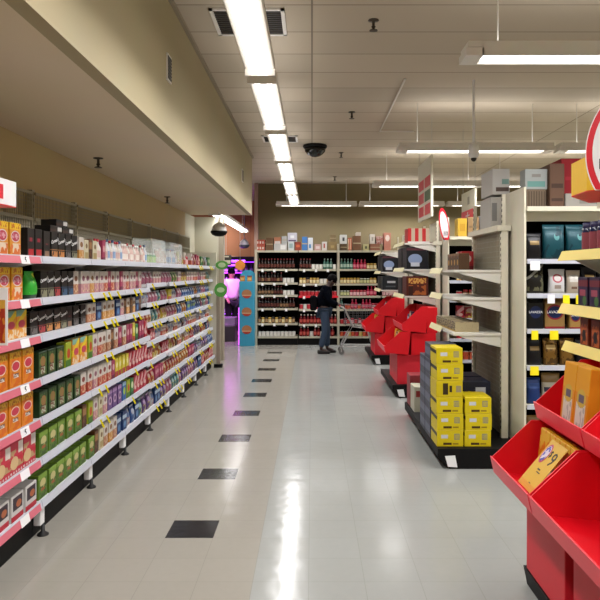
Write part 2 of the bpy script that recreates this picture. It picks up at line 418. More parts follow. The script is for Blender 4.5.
# ------------------------------------------------------------------ packaging prototypes
# local frame: width X, front face at y=0, depth towards +Y, base z=0
PK = {}
CARD = mat('card_inner', '8a6f4d', .8)
def carton(key, name, cat, desc, w, d, h, m, text=None, tsize=.03, tz=.6, tmat=None, shear=.2, rot=0):
    bm = NB(); box(bm, -w/2, w/2, 0, d, 0, h, 0, .0025)
    box(bm, -w/2+.004, w/2-.004, .003, d*.5, h, h+.0012, 0)        # the tucked flap
    ms = [m]
    if text:
        M = Matrix.Translation((0, -.0008, h*tz)) @ Matrix.Rotation(rot, 4, 'Y') @ FRONT
        lettering(bm, text, tsize, M, 1, .0006, shear); ms.append(tmat or ticket_w)
    PK[key] = (name, cat, desc, mesh(name, bm, ms), w, d, h)
def pouch(key, name, cat, desc, w, d, h, m):
    bm = NB(); n = 8; nz = 8; rings = []
    for j in range(nz+1):
        f = j/nz
        th = d*(.35+.65*math.sin(PI*min(1, f*1.15+.12))**.6) if f < .86 else d*.10
        ww = w*(1-.06*math.sin(PI*f))
        th = max(th, .006)
        ring = []
        for k in range(2*n):
            a = 2*PI*k/(2*n)
            cx = math.copysign(abs(math.cos(a))**.5, math.cos(a))*ww/2
            cy = math.copysign(abs(math.sin(a))**.8, math.sin(a))*th/2
            ring.append(bm.verts.new((cx, d/2+cy, f*h)))
        rings.append(ring)
    for a, b in zip(rings, rings[1:]):
        for k in range(2*n):
            bm.faces.new((a[k], a[(k+1) % (2*n)], b[(k+1) % (2*n)], b[k])).smooth = True
    bm.faces.new(rings[0][::-1]); bm.faces.new(rings[-1])
    PK[key] = (name, cat, desc, mesh(name, bm, m), w, d, h)
def vessel(key, name, cat, desc, r, h, prof, mats, n=12):
    bm = NB(); lathe(bm, [(a*r, b*h, c) for a, b, c in prof], n, (0, r, 0))
    PK[key] = (name, cat, desc, mesh(name, bm, mats), 2*r, 2*r, h)
BOTTLE = [(.92, 0, 0), (1, .03, 0), (1, .18, 1), (1, .48, 0), (.95, .6, 0), (.5, .74, 0), (.38, .82, 0), (.38, .88, 2), (.42, .89, 2), (.42, 1, 2)]
JAR = [(.9, 0, 0), (1, .04, 0), (1, .15, 1), (1, .68, 0), (.95, .8, 0), (.85, .84, 2), (.88, .85, 2), (.88, 1, 2)]
CAN = [(.95, 0, 2), (1, .03, 2), (1, .05, 1), (1, .95, 2), (.95, 1, 2)]
def BT(key, desc, glass, label, cap, r=.036, h=.24, name='bottle', prof=BOTTLE, cat=None):
    vessel(key, name, cat or name.split('_')[-1], desc, r, h, prof, [mat('g_'+glass, glass, .12), mat('l_'+label, label, .5), mat('c_'+cap, cap, .4)])

OV = lambda c, cz=.58, rx=.34, rz=.13: ('oval', .5, cz, rx, rz, c)
def ccol(k, base, layers, desc, w=.135, d=.07, h=.2, **kw):
    carton(k, kw.pop('name', 'cereal_box'), kw.pop('cat', 'box'), desc, w, d, h, layered('pk_'+k, base, layers), **kw)
ccol('or_y', 'ef9d22', [('rect', 0, 1, .8, 1, 'f9c81a'), ('blob', .1, .9, .83, .97, 7, .5, 'd07018'), ('rect', .25, .95, .05, .4, 'f3dcc0'), ('blob', 0, 1, 0, .38, 4, .5, 'e8742a'), OV('e6e0e2', .6, .4, .17), OV('c8344e', .6, .35, .14), ('blob', .2, .8, .52, .68, 9, .52, 'f2c0cc')], 'yellow-topped cream cereal box', .15, .06, .205)
ccol('or_b', 'f08a16', [('rect', 0, 1, .82, 1, 'f0b428'), ('blob', .05, .95, .82, .98, 8, .5, 'b86a10'), ('blob', 0, 1, .05, .8, 3, .55, 'e86f10'), OV('f6d9c8', .6, .36, .15), OV('d83a50', .6, .31, .12), ('rect', .3, .75, .28, .4, 'e8e2da'), ('blob', .3, .75, .3, .4, 9, .5, '8a5a4a')], 'orange cereal box', .155, .06, .235)
ccol('or_t', 'f2a030', [('rect', 0, 1, .78, 1, '7fb5a0'), ('diag', .45, .12, 'f4d020'), OV('d2455a', .5, .34, .14), ('blob', 0, 1, 0, .35, 5, .5, 'f4d8b0')], 'orange and teal cereal box', .14, .06, .205)
ccol('red_p', 'd0263a', [('rect', 0, 1, .5, 1, 'd8324a'), ('blob', 0, 1, .2, .75, 3, .48, 'c8a070'), ('oval', .3, .35, .3, .2, 'e6c48e'), ('rect', .6, 1, .6, .95, 'e8dcd4'), ('stripes', 5, .03, .1, 'f2d8d8')], 'red breakfast box with pastry picture', .17, .07, .215)
ccol('wr', 'dcd8d4', [('rect', 0, 1, 0, .22, 'c82438'), ('rect', .1, .9, .4, .9, '3a2c38'), ('oval', .6, .6, .22, .14, 'c06a40')], 'white carton with red base', .16, .1, .15)
for k, c, d in (('cm_o', 'd08a4a', 'orange'), ('cm_r', 'b03a3c', 'red'), ('cm_g', '8d8a6c', 'olive'), ('cm_b', '32557a', 'blue'), ('cm_t', '2c7f78', 'teal'), ('cm_s', '6a6460', 'grey')):
    ccol(k, '15120f', [('blob', .1, .9, .02, .3, 4, .45, c), ('rect', .0, 1, .34, .36, c)], 'black muesli carton with %s band' % d, .115, .06, .185, text="Carman's", tsize=.035, tz=.68, shear=.3, rot=-.22)
ccol('blk_red', '1a1411', [('rect', .15, .9, .02, .3, 'c8222c'), ('rect', .3, .7, .55, .68, 'a82038')], 'black carton with bright red base', .11, .07, .19)
ccol('blk_tan', '1a1411', [('rect', .2, .85, .02, .28, '9a7860'), ('rect', .3, .7, .5, .55, '7a2a34')], 'black carton with tan base', .11, .07, .185)
ccol('flat_blk', '0f0c0b', [('rect', .6, .95, .2, .8, 'd8d4d0'), ('rect', 0, .5, .1, .5, '3a2218')], 'flat black carton lying on its side', .22, .11, .045)
ccol('dkgr', '1e3a1a', [('blob', .1, .9, .1, .9, 4, .5, '4f7a2c'), ('oval', .5, .62, .3, .2, '9c7440'), ('rect', .25, .75, .15, .4, 'c2c8b0'), ('blob', .2, .8, .1, .45, 8, .52, '7a3a28')], 'dark green cereal-bar carton', .13, .07, .162)
ccol('lime', '5f8428', [('rect', 0, 1, .8, 1, '80a634'), ('oval', .5, .62, .32, .18, 'd4c98a'), ('blob', .1, .9, .05, .5, 5, .5, '3e5a20'), ('rect', .3, .7, .3, .42, 'b0562e')], 'lime green bar carton', .135, .07, .155)
ccol('lime_y', 'a6b52a', [('rect', 0, 1, 0, .3, '4a7a24'), ('oval', .5, .55, .3, .2, 'c8451e')], 'yellow-green snack carton', .1, .07, .175)
for k, c, e, d in (('nut_b', 'b87a58', '7c4a32', 'tan'), ('nut_r', 'c0503c', '8a2c28', 'rust'), ('nut_p', 'c88a94', '8c5468', 'pink'), ('nut_o', 'cf9040', '8a5a24', 'ochre')):
    ccol(k, 'dbd2c8', [('rect', 0, 1, 0, .45, c), ('oval', .5, .68, .3, .12, e), ('rect', .15, .85, .1, .16, e), ('blob', .1, .9, .1, .45, 5, .53, 'e6c49c')], 'pale bar carton with %s base' % d, .105, .07, .18, name='snack_box')
ccol('brn', '6e4326', [('rect', .1, .9, .55, .85, 'a87a4a'), ('blob', 0, 1, 0, .5, 5, .5, '3e2414')], 'brown snack carton', .09, .07, .175, name='snack_box')
ccol('pur_o', '6b4a86', [('rect', 0, 1, .8, 1, 'b08ac0'), ('oval', .5, .45, .36, .22, 'c9a4c8'), ('oval', .5, .45, .2, .12, '4a2a66')], 'purple snack carton with round emblem', .115, .07, .165, name='snack_box')
ccol('blu_o', '3566a8', [('rect', 0, 1, .8, 1, '9ac0dc'), ('oval', .5, .5, .3, .2, 'a8c83a')], 'blue snack carton', .11, .07, .165, name='snack_box')
ccol('mag', 'a8375a', [('rect', 0, 1, .0, .2, '702040'), ('oval', .5, .6, .3, .16, 'e0b0b0')], 'magenta snack carton', .09, .07, .18, name='snack_box')
ccol('yel_b', 'd8c53a', [('rect', 0, 1, .0, .3, 'b04030'), ('oval', .5, .62, .3, .16, 'f0e8a0')], 'yellow snack carton', .085, .07, .18, name='snack_box')
ccol('red_d', 'b5283a', [('diag', .4, .16, 'd8a0a0'), ('oval', .5, .3, .3, .12, 'e8c0b8')], 'red snack carton', .1, .08, .165, name='snack_box')
ccol('navy', '1c3a6e', [('rect', 0, 1, .6, .8, 'b0c4d8'), ('oval', .5, .3, .3, .18, '5a88b8')], 'navy and pale blue packet', .12, .08, .17, name='snack_box')
ccol('gr_b', '2f7a3c', [('oval', .5, .6, .36, .2, 'd8e0b0'), ('rect', 0, 1, 0, .2, '1c4a28')], 'green snack carton', .1, .08, .16, name='snack_box')
ccol('crm', 'd9cfae', [('rect', .1, .9, .1, .4, 'b09a60'), ('oval', .5, .7, .25, .12, '7a5a30')], 'cream carton', .1, .08, .165, name='snack_box')
pouch('greenbag', 'snack_bag', 'bag', 'bright green rounded snack bag', .15, .08, .19, layered('pk_greenbag', '2db52c', [('blob', .1, .9, .2, .8, 4, .55, '6fdc3c'), ('oval', .85, .85, .14, .09, 'e6e03a'), ('rect', 0, 1, 0, .15, '14321a')]))
BC = {'red': ('b52a34', 'e0b8a8', 'f0dc50'), 'blue': ('2f5aa0', 'c8d4e8', '88b0e0'), 'purple': ('6c4a8c', 'c8a8d8', 'e0d060'), 'yellow': ('d8b43a', 'b04028', 'f4ecb0'), 'pink': ('c26a84', 'ecd0d8', '8a2a4a'), 'teal': ('2a8088', 'b8dcd8', 'e8c850'), 'white': ('cfd0d4', '5a7ab0', 'b03a4a'), 'green': ('4c8a34', 'd8e4a8', 'c83a30'), 'orange': ('d07a28', 'f0dcb0', '6a2c18'), 'black': ('1d1a1c', '8a8078', 'b02a34')}
for k, (a, b_, c) in BC.items():
    dk = lambda h: ''.join('%02x' % int(v*255*.82) for v in hexc(h)); a, b_, c = dk(a), dk(b_), dk(c)
    pouch('bag_'+k, 'snack_bag', 'bag', '%s snack bag' % k, .14, .06, .165, layered('pk_bag_'+k, a, [('oval', .5, .62, .34, .18, b_), ('blob', .1, .9, .05, .5, 5, .52, c), ('rect', 0, 1, .9, 1, b_)], .35))
BT('w_bot', 'white-labelled slim bottle with red cap', 'd8d0c8', 'c8a8a0', 'b02030', .03, .19, 'bottle')
BT('b_bot', 'white-labelled slim bottle with blue cap', 'd4d6dc', '8aa4c8', '28406e', .03, .2, 'bottle')
BT('p_bot', 'pale pink slim bottle', 'd8b8b0', 'e8dcd4', 'e6e0dc', .028, .18, 'bottle')
BT('g_tub', 'squat green tub with pale lid', '3f9c3a', 'b8d878', 'd8e0d0', .06, .12, 'tub', JAR)
BT('jar_r', 'small red-lidded jar', '7a3422', 'd0b088', 'b02028', .035, .13, 'jar', JAR)
BT('jar_y', 'small gold-lidded jar', 'a87a2c', 'e0d0a0', 'c8a040', .035, .13, 'jar', JAR)
BT('jar_k', 'dark sauce jar', '2a1610', 'a08058', '1a1614', .036, .14, 'jar', JAR)
BT('jar_g', 'green relish jar', '50602c', 'c8c890', 'd8d4c8', .034, .12, 'jar', JAR)
BT('jar_p', 'pinkish-red preserve jar', '9a2238', 'e0b0b4', 'c83448', .035, .13, 'jar', JAR)
BT('d_bot', 'dark sauce bottle', '1c0f0c', '5e2c22', '7a2022', .032, .24, 'sauce_bottle')
BT('d_bot2', 'dark bottle with tan label', '180f0a', '8a6848', '201c18', .033, .22, 'sauce_bottle')
BT('rd_bot', 'deep red sauce bottle', '6e1018', 'b84a40', 'd8d0c8', .036, .22, 'sauce_bottle')
BT('t_bot', 'green-teal bottle', '3c6a5c', 'a8c0b0', '8a9c90', .034, .24, 'sauce_bottle')
BT('m_bot', 'crimson bottle', 'a81c3c', 'd86a80', 'c03050', .036, .22, 'sauce_bottle')
BT('can_w', 'pale food can', 'a8a8a8', 'd8d4cc', 'b8b8b8', .04, .11, 'can', CAN)
BT('can_r', 'red food can', 'a8a8a8', 'b82430', 'b8b8b8', .04, .11, 'can', CAN)
BT('can_y', 'yellowish food can', 'a8a8a8', 'c0a860', 'b8b8b8', .04, .11, 'can', CAN)
BT('can_o', 'orange-red food can', 'a8a8a8', 'c8502c', 'b8b8b8', .04, .11, 'can', CAN)

CNT = {}
def put(key, x, y, z, rz, where, group, lbl=None, sc=1, tilt=0):
    name, cat, desc, me, w, d, h = PK[key]
    o = bpy.data.objects.new(name, me); COL.objects.link(o)
    o.location = (x, y, z); o.rotation_euler = (tilt, 0, rz)
    if sc != 1: o.scale = (1, 1, sc)
    k = (desc, where); CNT[k] = CNT.get(k, 0)+1
    tag(o, lbl or '%s, %s along the %s' % (desc, ORD[(CNT[k]-1) % len(ORD)], where), cat, group)
    return o

# ------------------------------------------------------------------ the long shelving run
Y0 = 3.31; PITCH = .945
LV_A = [.23, .50, .75, 1.0, 1.27, 1.50, 1.76]
LV_B = [.23, .485, .71, .92, 1.12, 1.335, 1.54, 1.76]
BAYN = ['pink-ticketed bay', 'second bay', 'third bay', 'fourth bay', 'fifth bay', 'sixth bay', 'seventh bay', 'eighth bay', 'last bay']
def lvname(i, n):
    return 'bottom shelf' if i == 0 else ('top shelf' if i == n-1 else ORD[i]+' shelf up')
XB = -2.14
for b in range(9):
    ya = Y0+PITCH*b; LV = LV_A if b < 4 else LV_B
    lab = ['long aisle shelving bay with pink ticket strips and orange cereal boxes', 'long aisle shelving bay holding black muesli cartons, next after the pink-ticketed one'][b] if b < 2 else 'white-lipped bay of the long grocery shelving, %s from the camera end' % ORD[b]
    t = thing('shelving_bay', lab, 'shelving', (0, ya, 0), group='long shelving run under the soffit')
    W_ = PITCH-.004
    bm = NB()
    for z in [1.80+.03*i for i in range(16)]: box(bm, XB+.012, XB+.016, .03, W_-.03, z-.002, z+.002)
    for i in range(int(W_/.03)): box(bm, XB+.016, XB+.020, .03+i*.03-.0015, .03+i*.03+.0015, 1.80, 2.27)
    box(bm, XB+.005, XB+.02, .02, W_-.02, 2.25, 2.27); box(bm, XB+.005, XB+.02, .02, W_-.02, 2.05, 2.075)
    part('wire_mesh', bm, wire, t)
    bm = NB(); box(bm, XB-.01, XB+.004, .02, W_-.02, .25, 1.80); part('back_panel', bm, dark_back, t)
    bm = NB(); box(bm, XB-.02, XB-.012, .05, W_-.0, 1.78, 2.05); part('pale_panel', bm, mat('pale_back', 'd8d4c6', .6, bscale=2), t)
    bm = NB(); box(bm, XB-.04, XB+.0, -.0, .05, .05, 2.29)
    for i in range(40): box(bm, XB+.0, XB+.002, .018, .032, .3+i*.05, .325+i*.05, 1)
    part('upright', bm, [mat('upright_metal', 'b0aa98', .5, .2), ink], t)
    bm = NB(); box(bm, -1.78, -1.75, .0, W_, .0, .18); part('kickboard', bm, black_m, t)
    bm = NB(); box(bm, -1.749, -1.70, .008, .072, .065, .195, bev=.006); f = part('foot', bm, white_m, t)
    bm = NB(); lathe(bm, [(.036, .0), (.036, .008), (.013, .025), (.012, .066)], 12, (-1.70, .04, 0)); part('glide', bm, rubber, f)
    for i, z in enumerate(LV):
        st = 0 if b < 4 else (.035 if (i in (2, 3, 4, 5, 6) and b % 2 == 0) else 0)
        bm = NB(); box(bm, XB+.005, -1.695-st, .004, W_-.004, z-.035, z-.012)
        if i: 
            for yy in (.01, W_-.02): prism(bm, [(XB+.01, z-.035), (-1.72-st, z-.035), (-1.74-st, z-.05), (XB+.01, z-.12)], 'y', yy, yy+.006)
        sh = part('shelf', bm, white_m, t)
        bm = NB(); prism(bm, [(-1.695-st, z-.046), (-1.681-st, z-.046), (-1.69-st, z), (-1.70-st, z)], 'y', .002, W_-.002)
        part('price_strip', bm, white_lip, sh)
        if b == 0:
            bm = NB(); plate(bm, (-1.678, .3, z-.048), (-1.678, W_-.03, z-.048), (-1.688, W_-.03, z-.006), (-1.688, .3, z-.006), .001)
            part('ticket_strip', bm, pink, sh, label='pink ticket strip')
            bm = NB(); plate(bm, (-1.676, .62, z-.052), (-1.676, .74, z-.052), (-1.687, .74, z-.003), (-1.687, .62, z-.003), .0015)
            if i in (2, 3, 6):
                M = Matrix.Translation((-1.680, .68, z-.03)) @ Matrix.Rotation(PI/2, 4, 'Z') @ FRONT
                lettering(bm, '5', .05, M, 1)
            part('price_ticket', bm, [ticket_w, ink], sh, label='white price ticket')
        elif b >= 2 or (i in (4, 5) and b == 1):
            rnd = random.Random(b*10+i)
            n = rnd.choice((1, 2, 2, 3)) if b >= 2 else 1
            if i == len(LV)-1 and b < 6: n = 0
            if i == 0 and b < 4: n = 0
            p0 = rnd.uniform(.08, .3)
            for q in range(n):
                yy = p0+q*rnd.uniform(.14, .2)
                if yy > W_-.05: break
                if b == 1: yy = W_-.06
                bm = NB()
                M = Matrix.Translation((-1.68-st, yy, z-.01)) @ Matrix.Rotation(-.45, 4, 'Y')
                box(bm, .002, .017, -.001, .001, -.068, 0, 0, 0, M)
                part('price_tag', bm, yellow_tag, sh, label='yellow hanging price tag')

RZ = PI/2
def run(b, i, seq, off0=.02, gap=.008, xs=None, nlev=None, maxy=None):
    LV = LV_A if b < 4 else LV_B
    z = LV[i]-.0105
    x = xs if xs is not None else (-1.712 if i < (4 if b < 4 else 2) else (-1.77 if i < 6 or b > 3 else -1.785))
    ya = Y0+PITCH*b; y = ya+off0+.03
    lim = ya+PITCH-.03
    clear = (LV[i+1]-.05-.012 if i+1 < len(LV) else 9)-LV[i]-(0 if b == 0 else .022)
    y = ya+.022; lim = ya+PITCH-.026; fit = []; tot = 0
    for key in seq:
        w = PK[key][4]
        if tot+w+gap > lim-y+gap: break
        fit.append(key); tot += w+gap
    left = lim-y-(tot-gap)
    if len(fit) > 1: gap += min(.018, left/(len(fit)-1))
    for key in fit:
        w, h = PK[key][4], PK[key][6]
        s = min(1, (clear)/h)
        put(key, x-random.uniform(0, .008), y+w/2, z, RZ+random.uniform(-.02, .02), '%s, %s' % (lvname(i, len(LV)), BAYN[b]), 'packets in the %s of the long shelving' % BAYN[b], sc=s)
        y += w+gap
    return y
# bay 0
run(0, 6, ['or_y']*8, gap=.004); run(0, 5, ['or_y']*8, gap=.004); run(0, 4, ['or_t']*8); run(0, 3, ['or_b']*8, gap=.003)
run(0, 2, ['or_b']*8, gap=.003); run(0, 1, ['red_p']*8, gap=.003); run(0, 0, ['wr']*8)
# bay 1
run(1, 6, ['blk_red', 'blk_red', 'blk_tan', 'cm_o', 'cm_o', 'cm_s', 'cm_g', 'cm_o'], -.0)
run(1, 5, ['greenbag', 'cm_g', 'cm_g', 'cm_r', 'cm_b', 'cm_b', 'nut_b'])
run(1, 4, ['cm_s', 'cm_r', 'cm_o', 'cm_o', 'cm_g', 'blk_tan', 'cm_s'])
run(1, 3, ['dkgr', 'dkgr', 'dkgr', 'lime_y', 'or_t', 'or_t', 'lime_y'])
run(1, 2, ['dkgr', 'dkgr', 'dkgr', 'dkgr', 'dkgr', 'nut_r', 'nut_r'])
run(1, 1, ['lime', 'lime', 'lime', 'lime', 'lime', 'brn', 'lime_y', 'brn'])
run(1, 0, ['lime']*8)
zt = LV_A[6]-.0105
for k, (yy, zz) in enumerate(((4.75, .187), (4.98, .187), (4.86, .234))):
    put('flat_blk', -1.785+.0, yy, zt+zz, RZ, 'stack', 'flat cartons lying on the muesli', lbl='flat black carton lying on muesli cartons, %s' % ('closest to the camera', 'farther of the lower two', 'uppermost of the three')[k])
# bay 2
run(2, 6, ['nut_o', 'crm', 'brn', 'crm', 'w_bot', 'w_bot', 'mag', 'w_bot', 'b_bot', 'w_bot', 'red_d', 'w_bot'])
run(2, 5, ['nut_p', 'nut_p', 'nut_o', 'nut_p', 'nut_p', 'nut_r', 'mag', 'nut_r'])
run(2, 4, ['cm_s', 'nut_b', 'nut_b', 'navy', 'nut_o', 'nut_o', 'nut_o', 'nut_b'])
run(2, 3, ['lime_y', 'nut_p', 'nut_r', 'nut_b', 'nut_b', 'brn', 'nut_b', 'mag'])
run(2, 2, ['nut_r', 'nut_p', 'nut_r', 'nut_r', 'nut_r', 'mag', 'yel_b', 'yel_b'])
run(2, 1, ['lime_y', 'nut_p', 'crm', 'nut_p', 'pur_o', 'pur_o', 'pur_o', 'blu_o'])
run(2, 0, ['lime', 'brn', 'crm', 'nut_b', 'nut_o', 'nut_b', 'navy', 'navy'])
# bay 3
run(3, 6, ['b_bot', 'w_bot', 'w_bot', 'b_bot', 'p_bot', 'p_bot', 'p_bot', 'w_bot', 'p_bot', 'p_bot', 'w_bot', 'p_bot', 'p_bot'])
run(3, 5, ['nut_p', 'mag', 'nut_p', 'nut_r', 'nut_p', 'nut_p', 'mag', 'nut_p'])
run(3, 4, ['navy', 'nut_p', 'brn', 'nut_o', 'brn', 'nut_o', 'navy', 'brn'])
run(3, 3, ['nut_b', 'mag', 'mag', 'yel_b', 'gr_b', 'mag', 'mag', 'red_d', 'red_d'])
run(3, 2, ['yel_b', 'yel_b', 'red_d', 'red_d', 'red_d', 'red_d', 'red_d', 'red_d'])
run(3, 1, ['blu_o', 'lime_y', 'gr_b', 'red_d', 'red_d', 'red_d', 'red_d'])
run(3, 0, ['navy', 'bag_white', 'bag_blue', 'navy', 'bag_teal', 'bag_purple'])
# bays 4-8: bags and little cartons
fam = [
    ['bag_blue', 'bag_white', 'bag_purple', 'navy', 'bag_pink', 'bag_teal'],
    ['red_d', 'bag_red', 'bag_orange', 'bag_red', 'mag', 'bag_red'],
    ['bag_red', 'bag_yellow', 'brn', 'bag_orange', 'red_d', 'nut_r'],
    ['bag_red', 'bag_black', 'red_d', 'bag_white', 'bag_pink', 'nut_r'],
    ['bag_black', 'bag_red', 'brn', 'bag_yellow', 'bag_teal', 'bag_pink'],
    ['bag_pink', 'bag_purple', 'bag_red', 'yel_b', 'bag_white', 'bag_teal'],
    ['bag_yellow', 'bag_green', 'nut_p', 'nut_r', 'bag_pink', 'bag_teal'],
]
for b in range(4, 9):
    for i in range(7):
        f = list(fam[i])
        if b >= 6 and i in (4, 5): f = ['bag_blue', 'blu_o', 'bag_orange', 'bag_blue', 'bag_pink', 'bag_teal']
        if b >= 7 and i < 3: f = ['bag_white', 'navy', 'bag_purple', 'bag_red', 'bag_blue', 'red_d']
        rnd = random.Random(b*31+i)
        s = []
        while len(s) < 9:
            s += [rnd.choice(f)]*rnd.choice((1, 2, 2, 3))
        run(b, i, s[:9])
run(4, 7, ['w_bot', 'p_bot', 'b_bot', 'g_tub', 'g_tub', 'g_tub', 'p_bot', 'p_bot', 'p_bot'], gap=.02)
run(5, 7, ['w_bot', 'p_bot', 'p_bot', 'b_bot', 'b_bot', 'b_bot', 'w_bot', 'b_bot', 'b_bot', 'p_bot'], gap=.02)
run(6, 7, ['yel_b', 'nut_o', 'bag_yellow', 'nut_r', 'jar_p', 'jar_p'], gap=.02)
run(7, 7, ['nut_r', 'bag_pink', 'bag_red', 'mag', 'red_d', 'bag_orange'], gap=.02)
run(8, 7, ['gr_b', 'bag_green', 'bag_black', 'bag_white', 'gr_b', 'gr_b'], gap=.02)
# clear display bins on the top shelf
clear = mat('clear_acrylic', 'e8f0ee', .05, alpha=.22)
for k, (yy, w, lb) in enumerate(((7.62, .62, 'clear acrylic bin round the green tubs on the top shelf'), (8.6, .75, 'clear acrylic bin round the blue-capped bottles on the top shelf'))):
    bm = NB(); x0, x1, z0, z1 = -1.93, -1.715, 1.752, 2.02
    for q in ((x1-.004, x1, yy-w/2, yy+w/2), (x0, x0+.004, yy-w/2, yy+w/2), (x0, x1, yy-w/2, yy-w/2+.004), (x0, x1, yy+w/2-.004, yy+w/2)):
        box(bm, q[0], q[1], q[2], q[3], z0, z1)
    single('acrylic_bin', bm, clear, lb, 'display bin', group='clear bins on the top shelf')

# end frame of the long run with green discs
t = thing('aisle_end_guard', 'pale upright end frame closing the far end of the long shelving', 'shelf end', (0, 11.83, 0))
bm = NB(); box(bm, -2.14, -1.66, 0, .03, .06, 2.0); part('panel', bm, cream, t)
bm = NB(); box(bm, -1.66, -1.60, -.02, .05, .03, 1.3); part('post', bm, mat('post_metal', '9c9080', .5, .3), t)
bm = NB(); box(bm, -1.70, -1.56, -.04, .07, 0, .06); part('base', bm, black_m, t)
grn = mat('green_sign', '4f9a3a', .5)
for z, r, y, x in ((1.78, .12, 11.70, -1.55), (1.36, .12, 11.4, -1.53)):
    t = thing('green_sign', 'green oval shelf sign, the %s of two by the far shelf end' % ('upper' if z > 1.5 else 'lower'), 'sign', (x, y, z))
    bm = NB(); lathe(bm, [(r, -.004), (r, .004)], 24); bmesh.ops.transform(bm, matrix=Matrix.Rotation(PI/2, 4, 'X') @ Matrix.Diagonal((.9, .62 if z > 1.5 else 1, 1, 1)), verts=bm.verts)
    part('disc', bm, grn, t)
    bm = NB(); lathe(bm, [(r*.6, -.006), (r*.6, -.0045)], 24); bmesh.ops.transform(bm, matrix=Matrix.Rotation(PI/2, 4, 'X') @ Matrix.Diagonal((.9, .6, 1, 1)) @ Matrix.Scale(-1, 4, (0, 0, 1)), verts=bm.verts)
    part('emblem', bm, mat('pale_green', 'b8d0a0', .5), t)
    bm = NB(); box(bm, -.13, 0, .004, .010, -.01, .01); part('arm', bm, steel, t)

# promotional signs at the camera end of the long run
t = thing('promotion_sign', 'white box sign with red hand mark and red underside above the cereal', 'sign', (-1.5, 3.2, 1.985))
bm = NB(); box(bm, -.22, 0, -.5, .25, .004, .13, bev=.002); part('box', bm, white_m, t)
bm = NB(); box(bm, -.22, 0, -.5, .25, 0, .0038); part('underside', bm, red_card, t)
bm = NB(); box(bm, .0, .002, -.12, .10, .03, .10); box(bm, .0, .002, .0, .06, .10, .128); box(bm, .0, .002, -.12, .0, .07, .12); part('mark', bm, red_p, t)
bm = NB()
for yy in (-.4, .2): box(bm, -.61, -.22, yy, yy+.02, .05, .07)
part('bracket', bm, steel, t)
t = thing('framed_poster', 'white-framed orange picture card hung from the pink-ticketed shelf', 'poster', (-1.53, 3.285, 1.305))
bm = NB(); box(bm, -.10, .06, 0, .004, 0, .28, bev=.001); part('card', bm, white_m, t)
bm = NB(); box(bm, -.16, -.09, .005, .012, .19, .21); part('arm', bm, steel, t)
bm = NB(); box(bm, -.088, .048, -.0015, 0, .012, .22); part('picture', bm, layered('poster_pic', 'e8872a', [('blob', 0, 1, 0, 1, 4, .5, 'b8341c'), ('rect', 0, 1, .8, 1, 'eab040')]), t)
t = thing('round_sign', 'red round shelf disc with white rim above the picture card', 'sign', (-1.60, 3.28, 1.68))
bm = NB(); lathe(bm, [(.095, 0), (.095, .006)], 28); bmesh.ops.transform(bm, matrix=Matrix.Rotation(PI/2, 4, 'X'), verts=bm.verts); part('rim', bm, ticket_w, t)
bm = NB(); lathe(bm, [(.085, .006), (.085, .008)], 28); bmesh.ops.transform(bm, matrix=Matrix.Rotation(PI/2, 4, 'X'), verts=bm.verts); part('face', bm, red_p, t)

# ------------------------------------------------------------------ back wall shelving
BYF, BYB = 15.45, 15.98
BL = [.2, .5, .84, 1.14, 1.42, 1.73, 2.15]
names_b = ['first rack', 'second rack', 'third rack', 'fourth rack']
edges = [-1.27, -.325, .60, 1.56, 2.5]
for k in range(4):
    x0, x1 = edges[k], edges[k+1]
    t = thing('wall_rack', 'white back wall shelving rack, %s' % ('at its plain end beside the blue display', 'behind the shopper in navy', 'behind the shopping trolley', 'partly hidden by the end shelves')[k], 'shelving', (x0, BYF, 0), group='back wall racks')
    w = x1-x0; rack = mat('rack_metal', 'b3ad98', .5, bscale=8)
    bm = NB(); box(bm, .0, w-.002, .45, .47, .1, 2.13); part('back_panel', bm, dark_back, t)
    if k in (0, 2): bm = NB(); box(bm, -.025, .025, -.01, .5, 0, 2.3 if k == 2 else 2.17); part('upright', bm, rack, t)
    bm = NB(); box(bm, 0, w-.002, .05, .07, 0, .16); part('kickboard', bm, black_m, t)
    for i, z in enumerate(BL):
        zz = z if k == 0 or i in (0, 5, 6) else z-.02
        bm = NB(); box(bm, .026, w-.002, .0, .45, zz-.03, zz-.005); box(bm, .026, w-.002, -.012, .0, zz-.045, zz)
        sh = part('shelf', bm, rack if not (k == 1 and i in (3,)) else red_p, t)
        if 0 < i < 6 and k < 2:
            for q in range(3):
                xx = .12+q*.27
                bm = NB(); box(bm, xx, xx+.05, -.016, -.0125, zz-.07, zz-.01); part('price_ticket', bm, ticket_w, sh)
def brun(k, i, seq, depth=0, gap=.006, x0=None, lim=None):
    x = (edges[k]+.04) if x0 is None else x0; l = edges[k+1]-.02 if lim is None else lim
    z = (BL[i] if k == 0 or i in (0, 5, 6) else BL[i]-.02)-.004
    cl = (BL[i+1]-.075-z) if i < 6 else 9
    for key in seq:
        w = PK[key][4]
        if x+w > l: break
        put(key, x+w/2, BYF+.02+depth, z, 0, '%s, back wall %s' % (lvname(i, 7), names_b[k]), 'goods on the back wall %s' % names_b[k], sc=min(1, cl/PK[key][6]))
        x += w+gap
def many(lst, n, seed):
    r = random.Random(seed); s = []
    while len(s) < n: s += [r.choice(lst)]*r.choice((2, 3, 4))
    return s[:n]
brun(0, 5, many(['d_bot', 'd_bot', 'd_bot2'], 13, 1)); brun(0, 4, ['d_bot', 'd_bot2', 'd_bot', 'd_bot2', 'd_bot', 'd_bot', 'd_bot2', 'd_bot', 'can_w', 'can_w', 'can_w'])
brun(0, 3, ['d_bot2']*5+['d_bot']*3+['can_w']*4); brun(0, 2, many(['d_bot', 'd_bot2'], 13, 4)); brun(0, 1, ['jar_k', 'jar_y']*6); brun(0, 0, ['can_w']*12)
